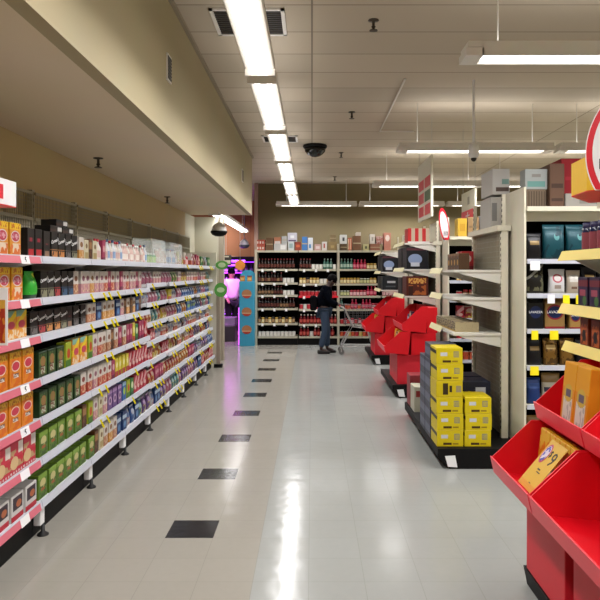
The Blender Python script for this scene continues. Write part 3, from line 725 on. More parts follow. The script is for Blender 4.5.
brun(1, 5, ['d_bot']*4+['can_w']*3+['t_bot']*3+['can_w']*1); brun(1, 4, ['jar_y', 'jar_y', 'jar_k', 'jar_y', 'jar_y', 'jar_y', 'can_w', 'can_w', 'jar_k'])
brun(1, 3, ['can_r']*10); brun(1, 2, ['can_r', 'can_w', 'can_r', 'can_r', 'can_r', 'jar_r', 'jar_r', 'can_r']); brun(1, 1, ['rd_bot']*12); brun(1, 0, ['rd_bot', 'rd_bot', 'rd_bot', 'can_w', 'rd_bot', 'rd_bot', 'can_w', 'rd_bot', 'rd_bot', 'rd_bot', 'rd_bot'])
brun(2, 5, ['t_bot']*4+['m_bot']*4+['jar_y']*5); brun(2, 4, ['jar_y']*6+['jar_g']*3+['jar_y']*4); brun(2, 3, ['jar_g']*3+['jar_p']*5+['m_bot']*3+['jar_r']*3)
brun(2, 2, ['t_bot', 'can_o', 'can_o', 'm_bot', 'm_bot', 'can_o', 'm_bot', 'm_bot', 'm_bot', 'jar_p', 'jar_p']); brun(2, 1, ['can_r', 'jar_p']*6); brun(2, 0, ['can_o', 'can_r', 'can_y']*5)
brun(3, 5, ['jar_r', 'can_w', 'can_w', 'jar_k', 'jar_p']); brun(3, 4, ['can_y']*6); brun(3, 3, ['jar_p']*6); brun(3, 2, ['can_o']*6)
# stock cartons on top of the back racks
def stock(key, base, layers, w, d, h): 
    carton(key, 'stock_carton', 'carton', key, w, d, h, layered('pk_'+key, base, layers, .7))
STK = [  # x0(px), x1, y_bottom, y_top, base colour, layers, label
    (257, 265, 250, 244.5, 'b0523c', [('stripes', 3, .3, .7, 'dcd0c4')], 'red and white low carton at the very end of the back racks'),
    (257, 265, 244.5, 239, 'b04a38', [('stripes', 3, .3, .7, 'dcd0c4')], 'red and white low carton stacked second at the back racks end'),
    (266, 273, 250, 237, '6f4f34', [], 'plain brown stock carton beside the red-striped pair'),
    (274, 287, 250, 243, 'b9b7b4', [('rect', .5, .9, .2, .8, 'e0dedc')], 'wide white carton under the tan-topped one'),
    (274, 281, 243, 236.5, 'b07050', [('rect', .1, .9, .0, .4, 'd8cfc8')], 'tan and white carton stacked on the wide white one'),
    (281.5, 287, 243, 235.5, 'a9a9a6', [], 'pale grey carton stacked beside the tan-topped one'),
    (288, 294, 250, 241, 'bfc4c4', [('rect', .2, .8, .3, .8, '8aa0a0')], 'white carton with teal print under the top-heavy box'),
    (287.5, 297, 241, 232, 'b6b4bc', [('rect', .1, .9, .05, .2, '5a4a6a'), ('rect', .3, .7, .4, .7, 'd8d8dc')], 'lilac-white carton topmost over the teal-printed one'),
    (295, 301, 250, 241.3, '8c3a2a', [('rect', .2, .8, .4, .7, 'c8603c')], 'rust red carton on the back racks beside the blue one'),
    (302, 307.5, 250, 236, '3f76b8', [], 'tall blue carton on top of the back racks'),
    (308, 313, 250, 237, 'c8ccd4', [('rect', .2, .6, .2, .5, '4a80b0')], 'tall white carton beside the blue one'),
    (314.5, 321, 250, 243.5, 'c09894', [('rect', .2, .8, .3, .7, 'd8c8c4')], 'low pinkish carton on the back racks'),
    (322, 327, 250, 241, 'cfc9c4', [('rect', .3, .6, .3, .8, 'a84a40')], 'small white carton with red mark on the back racks'),
    (328, 337, 250, 241, '8a744c', [('rect', .3, .7, .3, .6, 'a8905c')], 'kraft carton below the small kraft one'),
    (330, 336, 241, 234, '7d6a48', [], 'small kraft carton stacked on another kraft carton'),
    (340, 347, 243, 234, 'c9c9c6', [('rect', .35, .65, .3, .7, '3a3a3c')], 'white box with dark round logo on the third rack'),
    (340, 347, 250, 243, '54402a', [], 'dark brown carton below the white logo box'),
    (348, 352, 250, 237, 'a8543a', [('stripes', 2, .1, .9, 'e0b090')], 'narrow orange-striped carton on the third rack'),
    (353, 361, 250, 235, '6e4a30', [], 'large plain brown carton on the third rack'),
    (356, 361, 235, 231.5, 'b8aca0', [], 'small pale packet on the large brown carton'),
    (363, 369, 250, 243.5, 'a8a070', [('rect', .3, .7, .3, .7, '4a4a30')], 'olive carton with dark mark on the third rack'),
    (370, 375, 243, 233.5, 'b8b0a4', [('rect', .3, .7, .3, .7, '8a8078')], 'pale tall packet perched on the third rack goods'),
    (370, 380, 250, 243, '7a4a34', [], 'brown tray beneath the pale packets'),
    (376, 383, 243, 235.5, 'a08a80', [('blob', 0, 1, 0, 1, 5, .5, '8a4038')], 'mottled pinkish carton on the third rack tray'),
    (384, 391, 250, 232, 'a86a58', [('oval', .5, .7, .3, .18, 'd0c0b4')], 'tall reddish box with pale oval on the back racks'),
]
for n, (xa, xb, yb, yt, c, ly, lb) in enumerate(STK):
    Y = BYF+.08; k = Y/680
    x0, x1 = (xa-312)*k, (xb-312)*k; z0 = 2.146+(250-yb)*k; z1 = 2.146+(250-yt)*k-.002
    stock('stk%d' % n, c, ly or [('rect', 0, 1, .46, .54, 'a89878')], x1-x0-.004, .3, z1-z0)
    put('stk%d' % n, (x0+x1)/2, Y, z0, 0, '', 'stock cartons on top of the back racks', lbl=lb)

# blue freestanding display beside the back racks
t = thing('cardboard_display', 'blue freestanding cardboard display beside the back wall racks', 'display stand', (-1.44, 15.2, 0))
bluec = mat('display_blue', '2f8fb0', .5, bscale=6)
bm = NB(); box(bm, -.185, .15, 0, .35, 0, 1.45, bev=.004); part('body', bm, bluec, t)
bm = NB(); prism(bm, [(-.185, 1.45), (.15, 1.45), (.15, 1.62), (.06, 1.70), (-.1, 1.70), (-.185, 1.62)], 'y', .3, .32); part('header', bm, bluec, t)
for q, z in enumerate((.22, .62, 1.02)):
    bm = NB(); lathe(bm, [(.11, 0), (.11, .006)], 24); bmesh.ops.transform(bm, matrix=Matrix.Translation((-.02, 0, z+.15)) @ Matrix.Rotation(PI/2, 4, 'X') @ Matrix.Diagonal((1, .9, 1, 1)), verts=bm.verts)
    part('printed_panel', bm, layered('pk_disp', 'b87a50', [('rect', .0, 1, .0, .28, 'b83a28'), ('rect', 0, 1, .28, .4, 'd8b088')]), t, label='brown round print with red band')
for q, x in enumerate((-.12, .04)):
    bm = NB(); box(bm, x-.05, x+.05, .02, .12, 1.452, 1.58, bev=.004)
    single('treat_box', bm, layered('pk_treat', 'd08a3c', [('rect', .1, .9, .2, .6, 'e8c070'), ('rect', 0, 1, .8, 1, '4a2a5a')]), 'orange treat box standing on the blue display, %s' % ('aisle-post side' if q else 'purple-light side'), 'box', (-1.44, 15.2, 0), group='treat boxes on the blue display')

# ------------------------------------------------------------------ the purple-lit area beyond
t = thing('glass_counter', 'low glass-fronted counter in the purple-lit area', 'counter', (-1.95, 16.3, 0))
bm = NB(); box(bm, -.35, .10, 0, .6, 0, .36, bev=.01); part('base', bm, mat('counter_base', '4a4446', .4), t)
bm = NB(); box(bm, -.35, .10, .0, .6, .36, .56, bev=.01); part('glass_case', bm, mat('counter_glass', 'c8b8d0', .1, alpha=.5), t)
t = thing('cooler_cabinet', 'tall dark cooler cabinet glowing with purple light strips', 'cooler', (-2.6, 19.2, 0))
bm = NB(); box(bm, -1.2, 1.1, .1, .7, 0, 2.1, bev=.01); part('body', bm, mat('cooler_body', '241428', .4), t)
for z in (.5, .9, 1.3, 1.65, 1.95):
    bm = NB(); box(bm, -1.1, 1.0, -.2, .1, z-.02, z); sh = part('shelf', bm, mat('cooler_shelf', '6a4a78', .3), t)
    bm = NB(); box(bm, -1.1, 1.0, -.21, -.2, z-.02, z-.005); part('light_strip', bm, mat('purple_strip', 'c050ff', .4, emit=3.5, ecol='a030ff'), sh)
BT('pl_bot', 'bottle in the purple-lit cooler', '70508a', 'c8a0d8', '503060', .05, .22, 'bottle')
for r, z in enumerate((.5, .9, 1.3, 1.65)):
    for q in range(9):
        put('pl_bot', -2.6+1.0-.1-q*.14, 19.03, z+.001, 0, '', 'bottles in the purple cooler', lbl='bottle in the purple-lit cooler, %s shelf up, %s from the back rack side' % (ORD[r], ORD[q]))
bm = NB(); box(bm, -.015, .015, -.02, .02, 0, .85)
t = single('pink_glow_edge', bm, mat('pink_glow', 'd060e0', .4, emit=1.6, ecol='e060f0'), 'thin glowing strip added for the pink-lit door edge', 'glow strip', (-1.66, 15.5, 0))  # emissive strip added in place of a pink-lit door edge
# hanging orange and dark ornaments
t = thing('hanging_sign', 'round orange sign hanging before the terracotta wall', 'sign', (-1.66, 15.7, 1.82))
bm = NB(); lathe(bm, [(.12, 0), (.12, .02)], 24); bmesh.ops.transform(bm, matrix=Matrix.Rotation(PI/2, 4, 'X'), verts=bm.verts); part('disc', bm, mat('orange_sign', 'd88428', .5), t)
bm = NB(); tube(bm, [(0, -.01, .11), (0, -.01, .835)], .004, 4); part('wire', bm, steel, t)
t = thing('hanging_sign', 'cream and black hanging shop sign by the orange disc', 'sign', (-1.98, 15.7, 1.83))
bm = NB(); box(bm, -.14, .12, 0, .02, -.02, .22, bev=.01); part('board', bm, mat('dark_board', '3a342c', .5), t)
bm = NB(); box(bm, -.10, .10, -.004, 0, .02, .10); box(bm, -.12, .06, -.004, 0, .17, .2); part('print', bm, mat('cream_print', 'cfc6ac', .5), t)
bm = NB(); tube(bm, [(0, .01, .22), (0, .01, CEIL-1.83)], .004, 4); part('wire', bm, steel, t)

R0, R1, R2, R3 = 2.45, 5.73, 8.96, 12.15
# ------------------------------------------------------------------ right hand rows: end units
def end_unit(z0, nm, levels, top=2.08, depth_to=1.35, lip=None, first_front=1.27):
    """shelving unit at the end of a row, facing the walkway. z0 = distance where its black deck starts"""
    t = thing('end_shelving', nm, 'shelving', (0, z0, 0), group='end shelving units beside the walkway')
    bm = NB(); dx = 1.125 if z0 < 3 else 1.06
    prism(bm, [(dx, .17), (1.78, .17), (1.78, 0), (dx+.10, 0), (dx, .10)] if z0 > 3 else [(dx, .10), (1.78, .10), (1.78, 0), (dx+.02, 0)], 'y', 0, depth_to+.15)
    dk = part('deck', bm, black_m, t)
    bm = NB(); plate(bm, (dx+.085, -.004, .02), (dx+.165, -.004, .015), (dx+.145, -.004, .115), (dx+.06, -.004, .11), .002)
    if z0 > 3: part('deck_ticket', bm, ticket_w, dk)
    else: bm.free()
    ya, yb = .37, 1.50
    for y in (ya, yb-.05):
        bm = NB(); box(bm, 1.70, 1.76, y, y+.05, .17, top)
        for i in range(36): box(bm, 1.698, 1.70, y+.018, y+.032, .25+i*.05, .275+i*.05, 1)
        part('upright', bm, [cream, ink], t)
        bm = NB(); box(bm, 1.71, 1.74, y+.01, y+.035, top, top+.28)
        for i in range(5): box(bm, 1.708, 1.71, y+.014, y+.031, top+.02+i*.05, top+.045+i*.05, 1)
        part('upright_extension', bm, [cream, ink], t)
    bm = NB()
    for i in range(int((top-.2)/.05)): box(bm, 1.712, 1.716, ya+.05, yb-.05, .2+i*.05-.003, .2+i*.05+.003)
    for i in range(int((yb-ya-.1)/.05)): box(bm, 1.708, 1.712, ya+.06+i*.05-.003, ya+.06+i*.05+.003, .2, top-.03)
    part('wire_mesh', bm, wire, t)
    bm = NB(); box(bm, 1.735, 1.75, ya+.05, yb-.05, .17, top-.03); part('back_panel', bm, mat('grey_backboard', '9a927e', .7), t)
    bm = NB(); box(bm, 1.66, 1.785, ya-.01, yb+.01, top-.05, top); part('top_rail', bm, cream, t)
    for z, xf in levels:
        bm = NB(); box(bm, xf, 1.705, ya+.01, yb-.01, z-.022, z)
        for y in ((ya+.02, yb-.03) if z0 > 3 else (yb-.03,)): prism(bm, [(1.705, z-.022), (xf+.05, z-.022), (xf+.08, z-.04), (1.705, z-.13)], 'y', y, y+.008)
        sh = part('shelf', bm, mat('end_shelf', 'cdcac0', .5, bscale=8), t)
        ys = ya+.01 if z0 != R1 else ya+.5
        bm = NB(); plate(bm, (xf-.028, yb-.01, z-.035), (xf-.028, ys, z-.035), (xf-.002, ys, z+.02), (xf-.002, yb-.01, z+.02), .003)
        part('price_strip', bm, lip or cream_lip, sh)
    return t
def end_panel(z0, nm, x=1.792):
    bm = NB(); box(bm, x-.0, x+.02, .02, 1.40, 0, 2.38, bev=.002)
    part('end_panel', bm, cream, PANEL_OF, label=nm)
def side_run(z0, nm, x0, x1, levels, top=2.215):
    """camera facing shelves of a row"""
    t = thing('row_shelving', nm, 'shelving', (0, z0, 0), group='shelf rows running away from the walkway')
    bm = NB(); box(bm, x0, x1, .02, 1.4, .06, .17, bev=.006); box(bm, x0, x1, .08, 1.34, 0, .06); part('deck', bm, black_m, t)
    bm = NB(); box(bm, x0+.002, x1, .62, .66, .17, top-.03); part('back_panel', bm, dark_back, t)
    for z in levels+[top]:
        bm = NB(); box(bm, x0+.002, x1, .02, .60, z-.03, z-.006); sh = part('shelf', bm, cream, t)
        bm = NB(); box(bm, x0+.002, x1, .005, .02, z-.04, z); part('price_strip', bm, cream if z == top else white_lip, sh)
        bm = NB(); box(bm, x0+.002, x1, .68, 1.3, z-.03, z-.006); part('shelf', bm, cream, t)
    bm = NB(); box(bm, x0+.002, x1, .10, .12, top-.12, top-.032); part('top_rail', bm, cream, t)
    x = x0+.9
    while x < x1:
        bm = NB(); box(bm, x, x+.04, .60, .68, .17, top+.2); part('upright', bm, cream, t); x += .95
    return t

# row closest to the camera
end_unit(R0, 'end shelving unit behind the large red dump bins, with yellow ticket edges', [(1.245, 1.47), (1.46, 1.45), (1.76, 1.45)], lip=yel_lip, depth_to=1.02)
t1 = end_unit(R1, 'end shelving unit of empty white shelves behind the yellow carton stack', [(1.11, 1.27), (1.43, 1.27), (1.68, 1.27)])
end_unit(R2, 'end shelving unit behind the middle red dump bin, black boxes on its shelves', [(1.33, 1.27), (1.70, 1.27), (2.06, 1.27)])
end_unit(R3, 'end shelving unit behind the farthest red dump bin', [(1.33, 1.27), (1.66, 1.27), (2.02, 1.27)])
PANEL_OF = side_run(R1, 'coffee shelving row facing the camera, beside the tall cream end panel', 1.815, 5.6, [.54, .87, 1.18, 1.48, 1.77]); end_panel(R1, 'tall cream end panel')
PANEL_OF = side_run(R2, 'middle shelf row, red-ticketed, glimpsed past the empty end shelves', 1.815, 5.6, [.5, .78, 1.05, 1.3, 1.55, 1.82], 2.13); end_panel(R2, 'cream end panel')
PANEL_OF = side_run(R3, 'shelf row close to the back wall', 1.815, 5.6, [.5, .9, 1.3, 1.7], 2.1); end_panel(R3, 'cream end panel')

# low display deck just behind the first carton deck
t = thing('low_display_deck', 'low black display deck just beyond the yellow carton deck', 'display stand', (0, 7.30, 0))
bm = NB(); box(bm, 1.08, 1.70, 0, .62, .06, .15, bev=.006); box(bm, 1.17, 1.70, .04, .58, 0, .06); part('deck', bm, black_m, t)
bm = NB(); box(bm, 1.10, 1.30, .02, .3, .15, .42, bev=.003)
single('stock_carton', bm, layered('pk_wc', 'c8c4ac', [('rect', .1, .9, .6, .85, 'a83a34')]), 'cream carton on the low deck beyond the yellow cartons', 'carton', (0, 7.30, 0))
bm = NB(); box(bm, 1.10, 1.35, .33, .58, .15, .50, bev=.003)
single('stock_carton', bm, layered('pk_rc', '9a3038', [('rect', .1, .9, .3, .6, 'c8b0a8')]), 'dark red carton at the far end of the low deck', 'carton', (0, 7.30, 0))

# yellow cartons
Yc = R1+.07
ycm = layered('pk_yellow', 'e8cf0a', [('rect', .16, .42, .5, .72, 'd8dadf'), ('rect', .66, .86, .42, .78, '6f7a86'), ('stripes', 22, .45, .75, 'e8cf0a'), ('rect', .16, .42, .5, .72, 'd8dadf'), ('rect', .24, .56, .1, .24, '4a3210'), ('rect', .60, .82, .12, .22, 'a08818'), ('rect', -.05, .004, .62, .84, '2a2410')])
ycs = layered('pk_yellow_end', 'e2c80c', [('rect', .25, .45, .15, .85, '3a2c10'), ('rect', .5, .6, .3, .7, '3a2c10'), ('rect', .75, .95, .3, .7, 'a89a70')])
carton('ycart', 'yellow_carton', 'carton', 'yellow carton', .225, .29, .138, ycm)
carton('ycart2', 'yellow_carton', 'carton', 'yellow carton', .225, .29, .138, ycs)
zz = .171
cols = [(1.175, 6, 'taller'), (1.418, 3, 'shorter')]
for x, n, w in cols:
    for i in range(n):
        put('ycart2' if (w == 'taller' and i == 3) else 'ycart', x+(random.uniform(-.004, .004)), Yc, zz+i*.1405, 0, '', 'yellow cartons on the black deck',
            lbl='yellow carton, %s from the deck in the %s stack' % (ORD[i], w))
gcm = layered('pk_greyblue', '3c4152', [('rect', .1, .9, .3, .7, '7a7f8c'), ('rect', -.05, .004, .25, .75, '6a7084'), ('blob', 0, 1, 0, 1, 6, .52, '2e3242')])
carton('gcart', 'grey_carton', 'carton', 'grey-blue carton', .24, .28, .138, gcm)
for j, n in enumerate((6, 5)):
    for i in range(n):
        put('gcart', 1.18, Yc+.30+j*.295, zz+i*.1405, 0, '', 'grey-blue cartons behind the yellow ones', lbl='grey-blue carton %s up, stack %s' % (ORD[i], ('directly behind the yellow cartons', 'behind the first grey-blue stack')[j]))
ncm = layered('pk_navycase', '10162e', [('rect', .55, .85, .3, .7, 'b8bcc8'), ('rect', .2, .5, .2, .3, '3a5aa0')])
carton('ncart', 'navy_case', 'carton', 'navy case', .30, .3, .165, ncm)
for j, n in enumerate((3, 3)):
    for i in range(n):
        put('ncart', 1.455, Yc+.31+j*.32, zz+i*.1685, 0, '', 'navy cases behind the shorter yellow stack', lbl='navy case %s up, stack %s' % (ORD[i], ('behind the shorter yellow cartons', 'behind the first navy stack')[j]))

# goods at the far end of the empty shelves
ccol('brn_c', '5e4028', [('oval', .5, .45, .36, .3, '20140c'), ('oval', .5, .45, .22, .18, 'c89a3a'), ('rect', 0, 1, .85, 1, '8a6a44')], 'brown carton with round gold emblem', .13, .1, .16, name='coffee_box')
ccol('red_c', 'c42a30', [('oval', .5, .6, .3, .2, 'e8c8b8'), ('rect', 0, 1, 0, .2, '801820')], 'red carton', .12, .1, .19, name='coffee_box')
for q in range(4):
    put('brn_c', 1.41, R1+1.46-.18-q*.14, 1.681, -PI/2, '', 'brown emblem cartons', lbl='brown emblem carton on the uppermost empty shelf, %s from its far end' % ORD[q])
for q in range(2): put('red_c', 1.40+q*.135, R1+.82, 1.681, 0, '', 'red cartons on the empty shelves', lbl='red carton on the uppermost empty shelf, %s' % ('closer to the walkway', 'deeper in'))if False else put('red_c', 1.59, R1+1.34-q*.13, 1.681, 0, '', 'red cartons on the empty shelves', lbl='red carton on the uppermost empty shelf, %s' % ('closer to the walkway', 'deeper in')[q])
ccol('tray', 'b8a880', [('blob', 0, 1, 0, 1, 9, .5, '4a3020'), ('rect', 0, 1, 0, .15, 'c8a040')], 'open tray of sachets', .3, .22, .09, name='sachet_tray')
for q in range(3):
    put('tray', 1.31, R1+1.46-.18-q*.315, 1.111, -PI/2, '', 'trays on the lowest empty shelf', lbl='sachet tray on the lowest empty shelf, %s from its far end' % ORD[q])

# ------------------------------------------------------------------ red dump bins
def dump_bin(y0, w, nm, grp='red cardboard dump bins along the walkway'):
    t = thing('dump_bin', nm, 'display bin', (0, y0, 0), group=grp)
    th = .006
    def tray(name, dx, dz):
        bm = NB()
        P = lambda x, z: (x+dx, z+dz)
        tp = .905 if dz else .872
        side = [P(.97, .60), P(.955, .675), P(1.165+(tp-.872)*1.06, tp), P(1.298, tp+.004), P(1.27, .57)]
        for y in (0, w-th): prism(bm, side, 'y', y, y+th)
        plate(bm, (*[P(.97, .6)[0]], 0, P(.97, .6)[1]), (P(.97, .6)[0], w, P(.97, .6)[1]), (P(1.27, .57)[0], w, P(1.27, .57)[1]), (P(1.27, .57)[0], 0, P(1.27, .57)[1]), -th)
        plate(bm, (P(1.27, .57)[0], 0, P(1.27, .57)[1]), (P(1.27, .57)[0], w, P(1.27, .57)[1]), (P(1.298, tp)[0], w, P(1.298, tp)[1]), (P(1.298, tp)[0], 0, P(1.298, tp)[1]), -th)
        tb = part(name, bm, red_card, t)
        bm = NB(); prism(bm, [P(.968, .595), P(.948, .68), P(.954, .682), P(.975, .60)], 'y', -.002, w+.002)
        part('front_lip', bm, mat('red_lip', 'e02a3c', .4, bscale=6), tb)
    tray('lower_tray', 0, 0); tray('upper_tray', .23, .29)
    bm = NB(); box(bm, 1.13, 1.64, .04, w-.04, .172 if y0 > 4 else .102, .56, bev=.003); part('body', bm, red_card2, t)
    bm = NB(); box(bm, 1.315, 1.64, .02, w-.02, .56, .85, bev=.003); box(bm, 1.52, 1.66, .02, w-.02, .85, 1.19, bev=.003); part('back_column', bm, red_card, t)
    return t
D1 = dump_bin(3.00, .62, 'large red dump bin holding yellow packs and a nine dollar card')
D2 = dump_bin(2.22, .76, 'red dump bin closest to the camera, cut by the picture edge')
dump_bin(R2+.02, .95, 'middle red dump bin in front of the black-boxed end shelving')
dump_bin(R3+.02, .95, 'farthest red dump bin, next to the shopping trolley')

ccol('tea', 'e88a10', [('rect', 0, 1, .6, 1, 'eda01a'), ('rect', .15, .85, .0, .45, 'e2d8cc'), ('oval', .5, .52, .34, .14, 'd8b040'), ('rect', .3, .7, .46, .58, '6a5a6a'), ('blob', .2, .8, .05, .4, 6, .54, 'b8b0a8')], 'tall orange box with gold emblem', .155, .09, .31, name='orange_box')
ccol('teay', 'e8a818', [('blob', 0, 1, .3, 1, 4, .5, 'e07a14'), ('blob', 0, 1, .55, 1, 3, .5, 'f0c040'), ('oval', .5, .35, .3, .1, '6a4a4a'), ('rect', .2, .8, .0, .28, 'd8cfa8')], 'yellow-orange box with dark emblem', .13, .05, .25, name='orange_box')
ccol('snk', '3c2a5a', [('blob', 0, 1, 0, 1, 4, .5, 'a8642c'), ('rect', 0, 1, .7, .9, 'c8b8a0')], 'dark patterned packet', .14, .05, .22, name='snack_box')
def inbin(key, x, y, z, tilt, lbl, grp):
    o = put(key, x, y, z, -PI/2, '', grp, lbl=lbl, tilt=tilt); return o
RZL = -PI/2
for q in range(2):
    inbin('tea', 1.245, 3.18+q*.16+.005, .905, -.10, 'tall orange box with gold emblem in the upper red tray, %s' % ('closer to the camera', 'farther in')[q], 'orange boxes in the upper tray')
for q in range(4):
    inbin('teay', 1.17, 3.09+q*.134, .60, -.12, 'yellow-orange pack in the lower red tray, %s from the camera' % ORD[q], 'yellow packs in the lower tray')
for q in range(2):
    inbin('teay', 1.17, 2.34+q*.15, .60, -.12, 'yellow-orange pack in the tray of the red bin closest to the camera, %s one' % ORD[q], 'yellow packs in the tray closest to the camera')
for r, Yb in ((2, R2), (3, R3)):
    for q in range(5):
        inbin('snk' if q % 2 else 'teay', 1.17, Yb+.14+q*.16, .60, -.12, 'snack packet in the lower tray of the %s red bin, %s along' % (('middle', 'farthest')[r-2], ORD[q]), 'packets in the %s red bin' % ('middle', 'farthest')[r-2])
        inbin('snk' if q % 3 == 0 else 'navy', 1.36, Yb+.14+q*.16, .89, -.12, 'packet in the upper tray of the %s red bin, %s along' % (('middle', 'farthest')[r-2], ORD[q]), 'packets in the %s red bin' % ('middle', 'farthest')[r-2])
# price card in the lower tray
t = thing('price_card', 'yellow price card reading nine dollars leaning in the lower red tray', 'price card', (1.005, 3.22, .64), -PI/2)
# card local frame: width X, up along the slope (y,z)
M = Matrix.Rotation(PI/2-.70, 4, 'X')
w, h = .20, .265
bm = NB(); box(bm, -w/2, w/2, 0, h, -.0015, .0, 0, 0, M); part('card', bm, layered('pk_card', 'e8b83a', [('rect', 0, 1, 0, .12, 'e8a030')]), t)
bm = NB()
lettering(bm, '9', .105, M @ Matrix.Translation((.045, h*.68, .001)), 0, .0006); lettering(bm, '$', .05, M @ Matrix.Translation((-.005, h*.76, .001)), 0, .0006)
part('lettering', bm, ink, t)
for q in ((-.02, .01, h*.40, h*.43), (-.01, .03, h*.35, h*.37), (.0, .02, h*.12, h*.135)):
    bm = NB(); box(bm, *q, 0, .001, 0, 0, M); part('small_print', bm, ink, t)
bm = NB(); lathe(bm, [(.042, 0), (.042, .0008)], 22); bmesh.ops.transform(bm, matrix=M @ Matrix.Translation((-.055, h*.72, .0)) @ Matrix.Diagonal((.85, 1.3, 1, 1)), verts=bm.verts)
part('logo', bm, mat('logo_red', 'b02a50', .4), t)
bm = NB(); lathe(bm, [(.034, .0009), (.034, .0014)], 22); bmesh.ops.transform(bm, matrix=M @ Matrix.Translation((-.055, h*.72, .0)) @ Matrix.Diagonal((.85, 1.3, 1, 1)), verts=bm.verts)
part('logo_center', bm, layered('pk_logo', 'e0d0e0', [('blob', .1, .9, 0, 1, 3, .5, '4a50b0')]), t)

# ------------------------------------------------------------------ goods on the end shelving of row 0, 2, 3
ccol('onut', '7a2c18', [('blob', .1, .9, .1, .8, 4, .5, 'c8602a'), ('oval', .5, .4, .2, .2, '1a1210')], 'orange and dark patterned carton', .11, .1, .16, name='coffee_box')
ccol('pbox', '2a1c40', [('rect', 0, 1, .7, .9, '7a2430'), ('rect', .2, .8, .4, .6, 'b04a60'), ('oval', .7, .25, .2, .15, '4a7a3a')], 'purple and red carton', .13, .12, .17, name='coffee_box')
BT('redjar', 'red and white lidded jar', '8a2028', 'c8c0bc', 'b02a34', .04, .14, 'jar', JAR)
BT('purjar', 'navy jar with red label', '1a2248', '8a3440', '2a2450', .04, .17, 'jar', JAR)
for q in range(6):
    put('onut', 1.50, R0+.55+q*.15, 1.246, -PI/2, '', 'cartons on the yellow-edged shelves', lbl='orange-dark carton on the lowest yellow-edged shelf, %s from the camera' % ORD[q])
for q in range(6):
    put('pbox', 1.49, R0+.52+q*.155, 1.461, -PI/2, '', 'cartons on the yellow-edged shelves', lbl='purple-red carton on the middle yellow-edged shelf, %s from the camera' % ORD[q])
for q in range(9):
    put('redjar' if q < 5 else 'purjar', 1.49, R0+.50+q*.1, 1.761, -PI/2, '', 'jars on the yellow-edged shelves', lbl='%s jar on the uppermost yellow-edged shelf, %s from the camera' % ('red' if q < 5 else 'navy', ORD[q]))
ccol('bigblk', '14141a', [('oval', .4, .45, .32, .24, '8a9cc0'), ('rect', .2, .6, .12, .3, 'c8ccd8'), ('rect', .0, 1, .85, .95, '5a2c34')], 'large black box with pale blue picture', .30, .42, .30, name='appliance_box')
ccol('bigred', '5a2218', [('rect', .1, .9, .62, .9, 'e0a850'), ('blob', .1, .9, .62, .9, 9, .52, '8a2c18'), ('blob', .1, .9, .05, .55, 4, .5, 'b0602c'), ('rect', .1, .3, .0, .5, '3a1810')], 'large brown-red box with gold lettering', .30, .42, .27, name='appliance_box')
ccol('bigdk', '1a2024', [('rect', .3, .8, .5, .65, 'b8c0c4'), ('rect', .2, .8, .2, .3, '4a5458')], 'large dark box with pale script', .30, .42, .25, name='appliance_box')
for r, Yb, zz1, zz2 in ((2, R2, 1.701, 1.331), (3, R3, 1.661, 1.331)):
    wn = ('middle', 'farthest')[r-2]
    put('bigblk', 1.45, Yb+.40, zz1, 0, '', 'large boxes on the end shelving', lbl='large black box on the upper shelf over the %s red bin, in front' % wn)
    put('bigblk', 1.45, Yb+.90, zz1, 0, '', 'large boxes on the end shelving', lbl='large black box on the upper shelf over the %s red bin, behind another' % wn)
    put('bigred' if r == 2 else 'bigdk', 1.45, Yb+.40, zz2, 0, '', 'large boxes on the end shelving', lbl='%s box on the lower shelf over the %s red bin, in front' % (('gold-lettered brown', 'pale-scripted dark')[r-2], wn))
    put('bigdk', 1.45, Yb+.90, zz2, 0, '', 'large boxes on the end shelving', lbl='dark box on the lower shelf over the %s red bin, behind another' % wn)
ccol('rstr', 'c8b49a', [('stripes', 3, 0, 1, 'c82c2c'), ('rect', 0, 1, .0, .1, 'e0dcd8')], 'red-striped tan box', .30, .3, .2, name='appliance_box')
put('rstr', 1.47, R2+.42, 2.061, 0, '', None, lbl='red-striped tan box topmost over the middle red bin')
ccol('ybx', 'd0a838', [('rect', .2, .8, .3, .7, 'c09028')], 'plain yellow box', .12, .2, .24, name='appliance_box')
ccol('kbx', '9a7a52', [('rect', .1, .9, .45, .55, '7a6040')], 'kraft box', .15, .2, .26, name='appliance_box')
ccol('bwx', 'b8b4b4', [('rect', 0, 1, 0, .3, '6a9ac0'), ('rect', .2, .8, .55, .8, '8a5a5a')], 'white and blue carton', .2, .25, .14, name='appliance_box')
zt = 2.131
put('ybx', 1.66, R2+.08, 2.061+.0, 0, '', None, lbl='yellow box behind the teardrop sign, walkway side') if False else None
put('ybx', 2.00, R2+.08, zt, 0, '', None, lbl='plain yellow box on top of the middle row beside the teardrop sign')
put('kbx', 2.15, R2+.10, zt, 0, '', None, lbl='kraft box on top of the middle row beside the yellow box')
put('bwx', 2.36, R2+.08, zt, 0, '', None, lbl='white and blue carton on top of the middle row, lower of two')
put('bwx', 2.36, R2+.08, zt+.143, 0, '', None, lbl='white and blue carton on top of the middle row, upper of two')
# middle row camera-facing goods
for li, z in enumerate([.17, .5, .78, 1.05, 1.3, 1.55, 1.82]):
    keys = [['rd_bot', 'can_r'], ['can_o', 'red_d'], ['red_d', 'can_r'], ['red_d', 'bag_red'], ['can_r', 'jar_r'], ['jar_y', 'can_y'], ['can_w', 'can_r']][li]
    x = 1.92; n = 0; rnd = random.Random(li+50)
    while x < 2.75:
        key = rnd.choice(keys); wd = PK[key][4]
        put(key, x+wd/2, R2+.06, z+.001 if z == .17 else z-.005, 0, '%s of the middle row' % lvname(li, 9).replace('top', 'upper'), 'goods on the middle shelf row', sc=min(1, .2/PK[key][6]))
        x += wd+.008; n += 1

